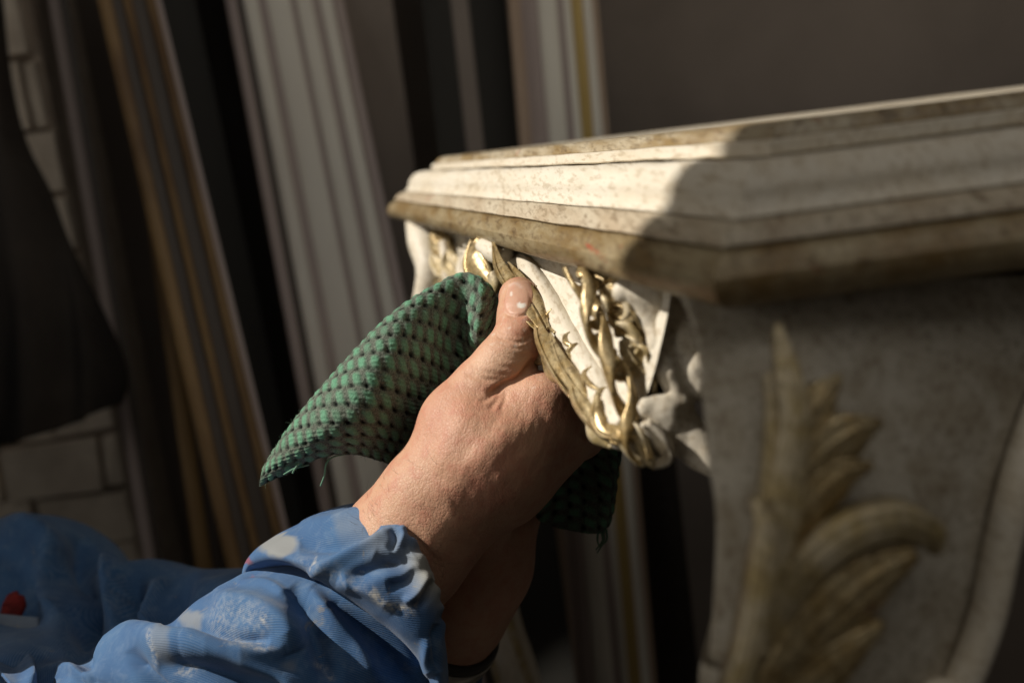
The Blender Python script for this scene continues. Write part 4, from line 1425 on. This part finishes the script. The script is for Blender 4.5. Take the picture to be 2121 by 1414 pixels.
# gathers fanning from the elastic edge
gath = np.sin(ii * 62 + 1.6 * np.sin(ii * 19)) * np.exp(-((jj - .10) / .10) ** 2)
d += (1.3 - .6 * ii) * gath + 0.6 * np.sin(ii * 41 + 2) * np.exp(-((jj - .2) / .16) ** 2)
d += 4.0 * ridge(px, py, [(640, 1190), (700, 1160), (760, 1125), (815, 1098)], 13, 10)
d -= 4.2 * ridge(px, py, [(620, 1130), (680, 1130), (740, 1115), (790, 1092)], 14, 16)
d += 2.2 * ridge(px, py, [(620, 1085), (690, 1075), (745, 1060), (775, 1066)], 12, 12)
d -= 4.5 * ridge(px, py, [(720, 1200), (770, 1178), (820, 1160), (850, 1140)], 18, 16)
d -= 3.5 * ridge(px, py, [(775, 1150), (830, 1175), (848, 1150)], 14, 14)
d += 4.2 * ridge(px, py, [(836, 1248), (862, 1226), (880, 1196), (884, 1180)], 10, 9)
d -= 3.4 * ridge(px, py, [(800, 1215), (840, 1205), (866, 1176)], 12, 12)
d -= 3.0 * ridge(px, py, [(862, 1262), (882, 1230), (898, 1200)], 9, 9)
d += 2.6 * ridge(px, py, [(700, 1200), (760, 1222), (820, 1262)], 14, 12)
d += 3.0 * ridge(px, py, [(885, 1320), (884, 1366), (896, 1402)], 10, 12)
d -= 3.0 * ridge(px, py, [(905, 1290), (902, 1340), (912, 1390)], 9, 9)
d += 2.5 * ridge(px, py, [(830, 1092), (836, 1112), (828, 1136)], 7, 7)
d -= 3.0 * ridge(px, py, [(812, 1098), (818, 1118), (806, 1140)], 7, 7)
d = d * 0.8 + 0.5 * vnoise(V, 70, 24) + 0.2 * vnoise(V, 170, 25)
V = V + N * (d / 1000)[:, None]
jx, jy = 9 * vnoise(V, 110, 51) + 5 * vnoise(V, 260, 52), 9 * vnoise(V, 110, 53) + 5 * vnoise(V, 260, 54)
grey = np.clip(np.clip(1.8 - (((px + jx - 578) / 34) ** 2 + ((py + jy - 1126) / 20) ** 2), 0, 1) * .85
               + ridge(px, py, [(800, 1130), (850, 1160), (880, 1200)], 40, 40, False) * .75 * np.clip(.7 + .6 * vnoise(V, 90, 6), 0, 1)
               + ridge(px, py, [(890, 1150), (912, 1240)], 26, 26, False) * .6 + ridge(px, py, [(690, 1090), (760, 1085)], 26, 26) * .3, 0, 1)
jx, jy = 7 * vnoise(V, 110, 51) + 4 * vnoise(V, 260, 52), 7 * vnoise(V, 110, 53) + 4 * vnoise(V, 260, 54)
blot = lambda x, y, rx, ry: np.clip(1.4 - (((px + jx - x) / rx) ** 2 + ((py + jy - y) / ry) ** 2), 0, 1)
white = np.clip(ridge(px, py, [(765, 1215), (800, 1250), (840, 1262), (858, 1280)], 9, 9) * 1.2 + ridge(px, py, [(880, 1200), (866, 1240), (850, 1262)], 7, 7) * .9
                + blot(743, 1186, 5, 5) * .6 + .3 * ridge(px, py, [(600, 1160), (700, 1190), (780, 1240)], 16, 16)
                + ridge(px, py, [(645, 1180), (655, 1160), (650, 1140)], 3, 3) * .6, 0, 1)
redm = np.clip(blot(515, 1162, 13, 8) * .9, 0, 1)
cf = mesh_obj('cuff', V, Q, M['blue'], sl, attrs=dict(grey=grey, white=white, red=redm, cuv=cloth_uv(nu, nv, W)))
md = cf.modifiers.new('s', 'SOLIDIFY'); md.thickness = .0012; md.offset = -1

# ------------------------------------------------------------------ green cleaning cloth
def weave(W, nu, nv, per_u=.0064, per_v=.0080, up=True):
    uu = np.concatenate([np.zeros((1, nv)), np.cumsum(np.linalg.norm(np.diff(W, axis=0), axis=2), 0)])
    vv_ = np.concatenate([np.zeros((nu, 1)), np.cumsum(np.linalg.norm(np.diff(W, axis=1), axis=2), 1)], 1)
    uv = np.stack([uu, vv_], -1).reshape(-1, 2)
    V = W.reshape(-1, 3)
    Q = grid_quads(nu, nv)
    N = normals(V, Q)
    if (N @ F).mean() > 0:
        Q = Q[:, ::-1]; N = -N
    wob = vnoise(V, 70, 40) * .0006
    a = (uv[:, 0] + wob) / per_u
    b = (uv[:, 1] + vnoise(V, 70, 41) * .0006) / per_v
    jr = np.floor(b)
    fb = b - jr
    a2 = a + 0.5 * (jr % 2)
    ir = np.floor(a2)
    fa = a2 - ir
    jit = ((np.sin(ir * 12.9898 + jr * 78.233) * 43758.5453) % 1)
    # raised tuft in the middle of each cell, dark eyelet at the cell corner
    tu = np.exp(-((fa - .5) / .30) ** 4) * np.exp(-((fb - .52) / .36) ** 4)
    rib = 0.75 + 0.25 * np.cos(fb * 2 * math.pi * 4)
    hole = np.exp(-((np.minimum(fa, 1 - fa)) / .23) ** 2) * np.exp(-((fb - .14) / .19) ** 2) * (.45 + .75 * ((np.sin(ir * 39.3 + jr * 11.1) * 4375.85) % 1))
    mid_ = np.exp(-((np.minimum(fa, 1 - fa)) / .2) ** 2)
    hgt = .0005 * tu * rib * (.8 + .4 * jit) - .0009 * hole + .00012 * np.cos(fb * 2 * math.pi * 4) * mid_ + .0002 * vnoise(V, 900, 42)
    V = V + N * hgt[:, None]
    green = np.clip(tu * (0.5 + .75 * jit) + .12 * vnoise(V, 700, 43), 0, 1)
    return V, Q, np.clip(green, 0, 1), np.clip(hole * 1.25 - .1, 0, 1)


G = [
    [(536, 1008, .440), (538, 996, .436), (541, 984, .434), (545, 970, .436), (552, 956, .442), (566, 958, .456), (590, 980, .468)],
    [(602, 978, .428), (598, 956, .420), (598, 930, .417), (602, 896, .420), (612, 866, .430), (634, 860, .452), (668, 892, .470)],
    [(668, 948, .421), (672, 916, .409), (682, 876, .404), (692, 816, .408), (710, 752, .424), (736, 748, .452), (770, 790, .472)],
    [(738, 942, .424), (752, 890, .408), (772, 830, .402), (788, 736, .406), (810, 652, .424), (838, 650, .454), (870, 700, .475)],
    [(826, 966, .442), (846, 880, .424), (866, 800, .420), (886, 690, .424), (908, 590, .434), (934, 592, .458), (960, 640, .478)],
    [(930, 980, .466), (930, 880, .446), (934, 790, .440), (944, 684, .439), (962, 573, .436), (980, 580, .458), (995, 630, .480)],
    [(1020, 960, .478), (1000, 860, .456), (990, 770, .440), (990, 690, .427), (1008, 594, .433), (1018, 604, .456), (1024, 640, .480)],
    [(1090, 930, .485), (1060, 840, .466), (1036, 760, .450), (1030, 690, .440), (1034, 630, .446), (1038, 636, .462), (1040, 660, .484)],
    [(1150, 900, .490), (1120, 820, .476), (1090, 760, .464), (1072, 700, .458), (1066, 660, .460), (1064, 664, .472), (1062, 690, .490)],
]
nu, nv = 420, 400
W = patch(G, nu, nv)
c1 = weave(W, nu, nv)
G2 = [
    [(1080, 960, .478), (1140, 900, .480), (1210, 900, .476), (1262, 918, .470), (1290, 930, .476)],
    [(1080, 1010, .476), (1140, 960, .474), (1210, 960, .468), (1264, 970, .464), (1282, 980, .472)],
    [(1080, 1040, .478), (1140, 1030, .472), (1206, 1030, .464), (1258, 1030, .460), (1276, 1036, .470)],
    [(1084, 1060, .482), (1140, 1088, .474), (1200, 1102, .466), (1240, 1104, .464), (1262, 1092, .472)],
]
W2 = patch(G2, 200, 240)
c2 = weave(W2, 200, 240)
Vc = np.concatenate([c1[0], c2[0]]); Qc = np.concatenate([c1[1], c2[1] + len(c1[0])])
cloth = mesh_obj('cleaning_cloth', Vc, Qc, M['green'], attrs=dict(green=np.concatenate([c1[2], c2[2]]), hole=np.concatenate([c1[3], c2[3]])))
md = cloth.modifiers.new('s', 'SOLIDIFY'); md.thickness = .0016; md.offset = -1
tag(cloth, 'green and black waffle weave cleaning cloth held against the carved edge', 'cloth')
thr = []
for p in ([(716, 940, .424), (690, 946, .421), (676, 960, .420), (672, 984, .420), (664, 1006, .421)],
          [(628, 966, .424), (622, 958, .421), (610, 972, .420), (606, 980, .420)],
          [(640, 962, .424), (610, 970, .421), (588, 982, .424)]):
    thr.append(tube(pts(p), [.0004, .00045, .0004], 40, 6, F))
for k in range(5):
    x = 1240 + k * 4
    thr.append(tube(pts([(x, 1095, .466), (x + rng.uniform(-4, 6), 1118, .465), (1240 + rng.uniform(-6, 8), 1140 + rng.uniform(-8, 8), .466)]), [.0006, .0005, .0003], 24, 6, F))
# fuzz along the upper outline and lower edge
for k in range(420):
    i_ = rng.integers(0, 420)
    j_ = int(np.clip(rng.normal(230, 45), 5, 395)) if rng.random() < .7 else rng.integers(0, 6)
    p = c1[0][i_ * 400 + j_]
    dd = rng.normal(size=3); dd /= np.linalg.norm(dd)
    L = rng.uniform(.0008, .0028)
    thr.append(tube(np.array([p, p + dd * L * .5 + rng.normal(size=3) * .0004, p + dd * L]), [.00006, .00006, .00003], 4, 3, F, caps=False))
tag(tubes_obj('loose_thread', thr, M['thread'], cloth), kind='stuff')
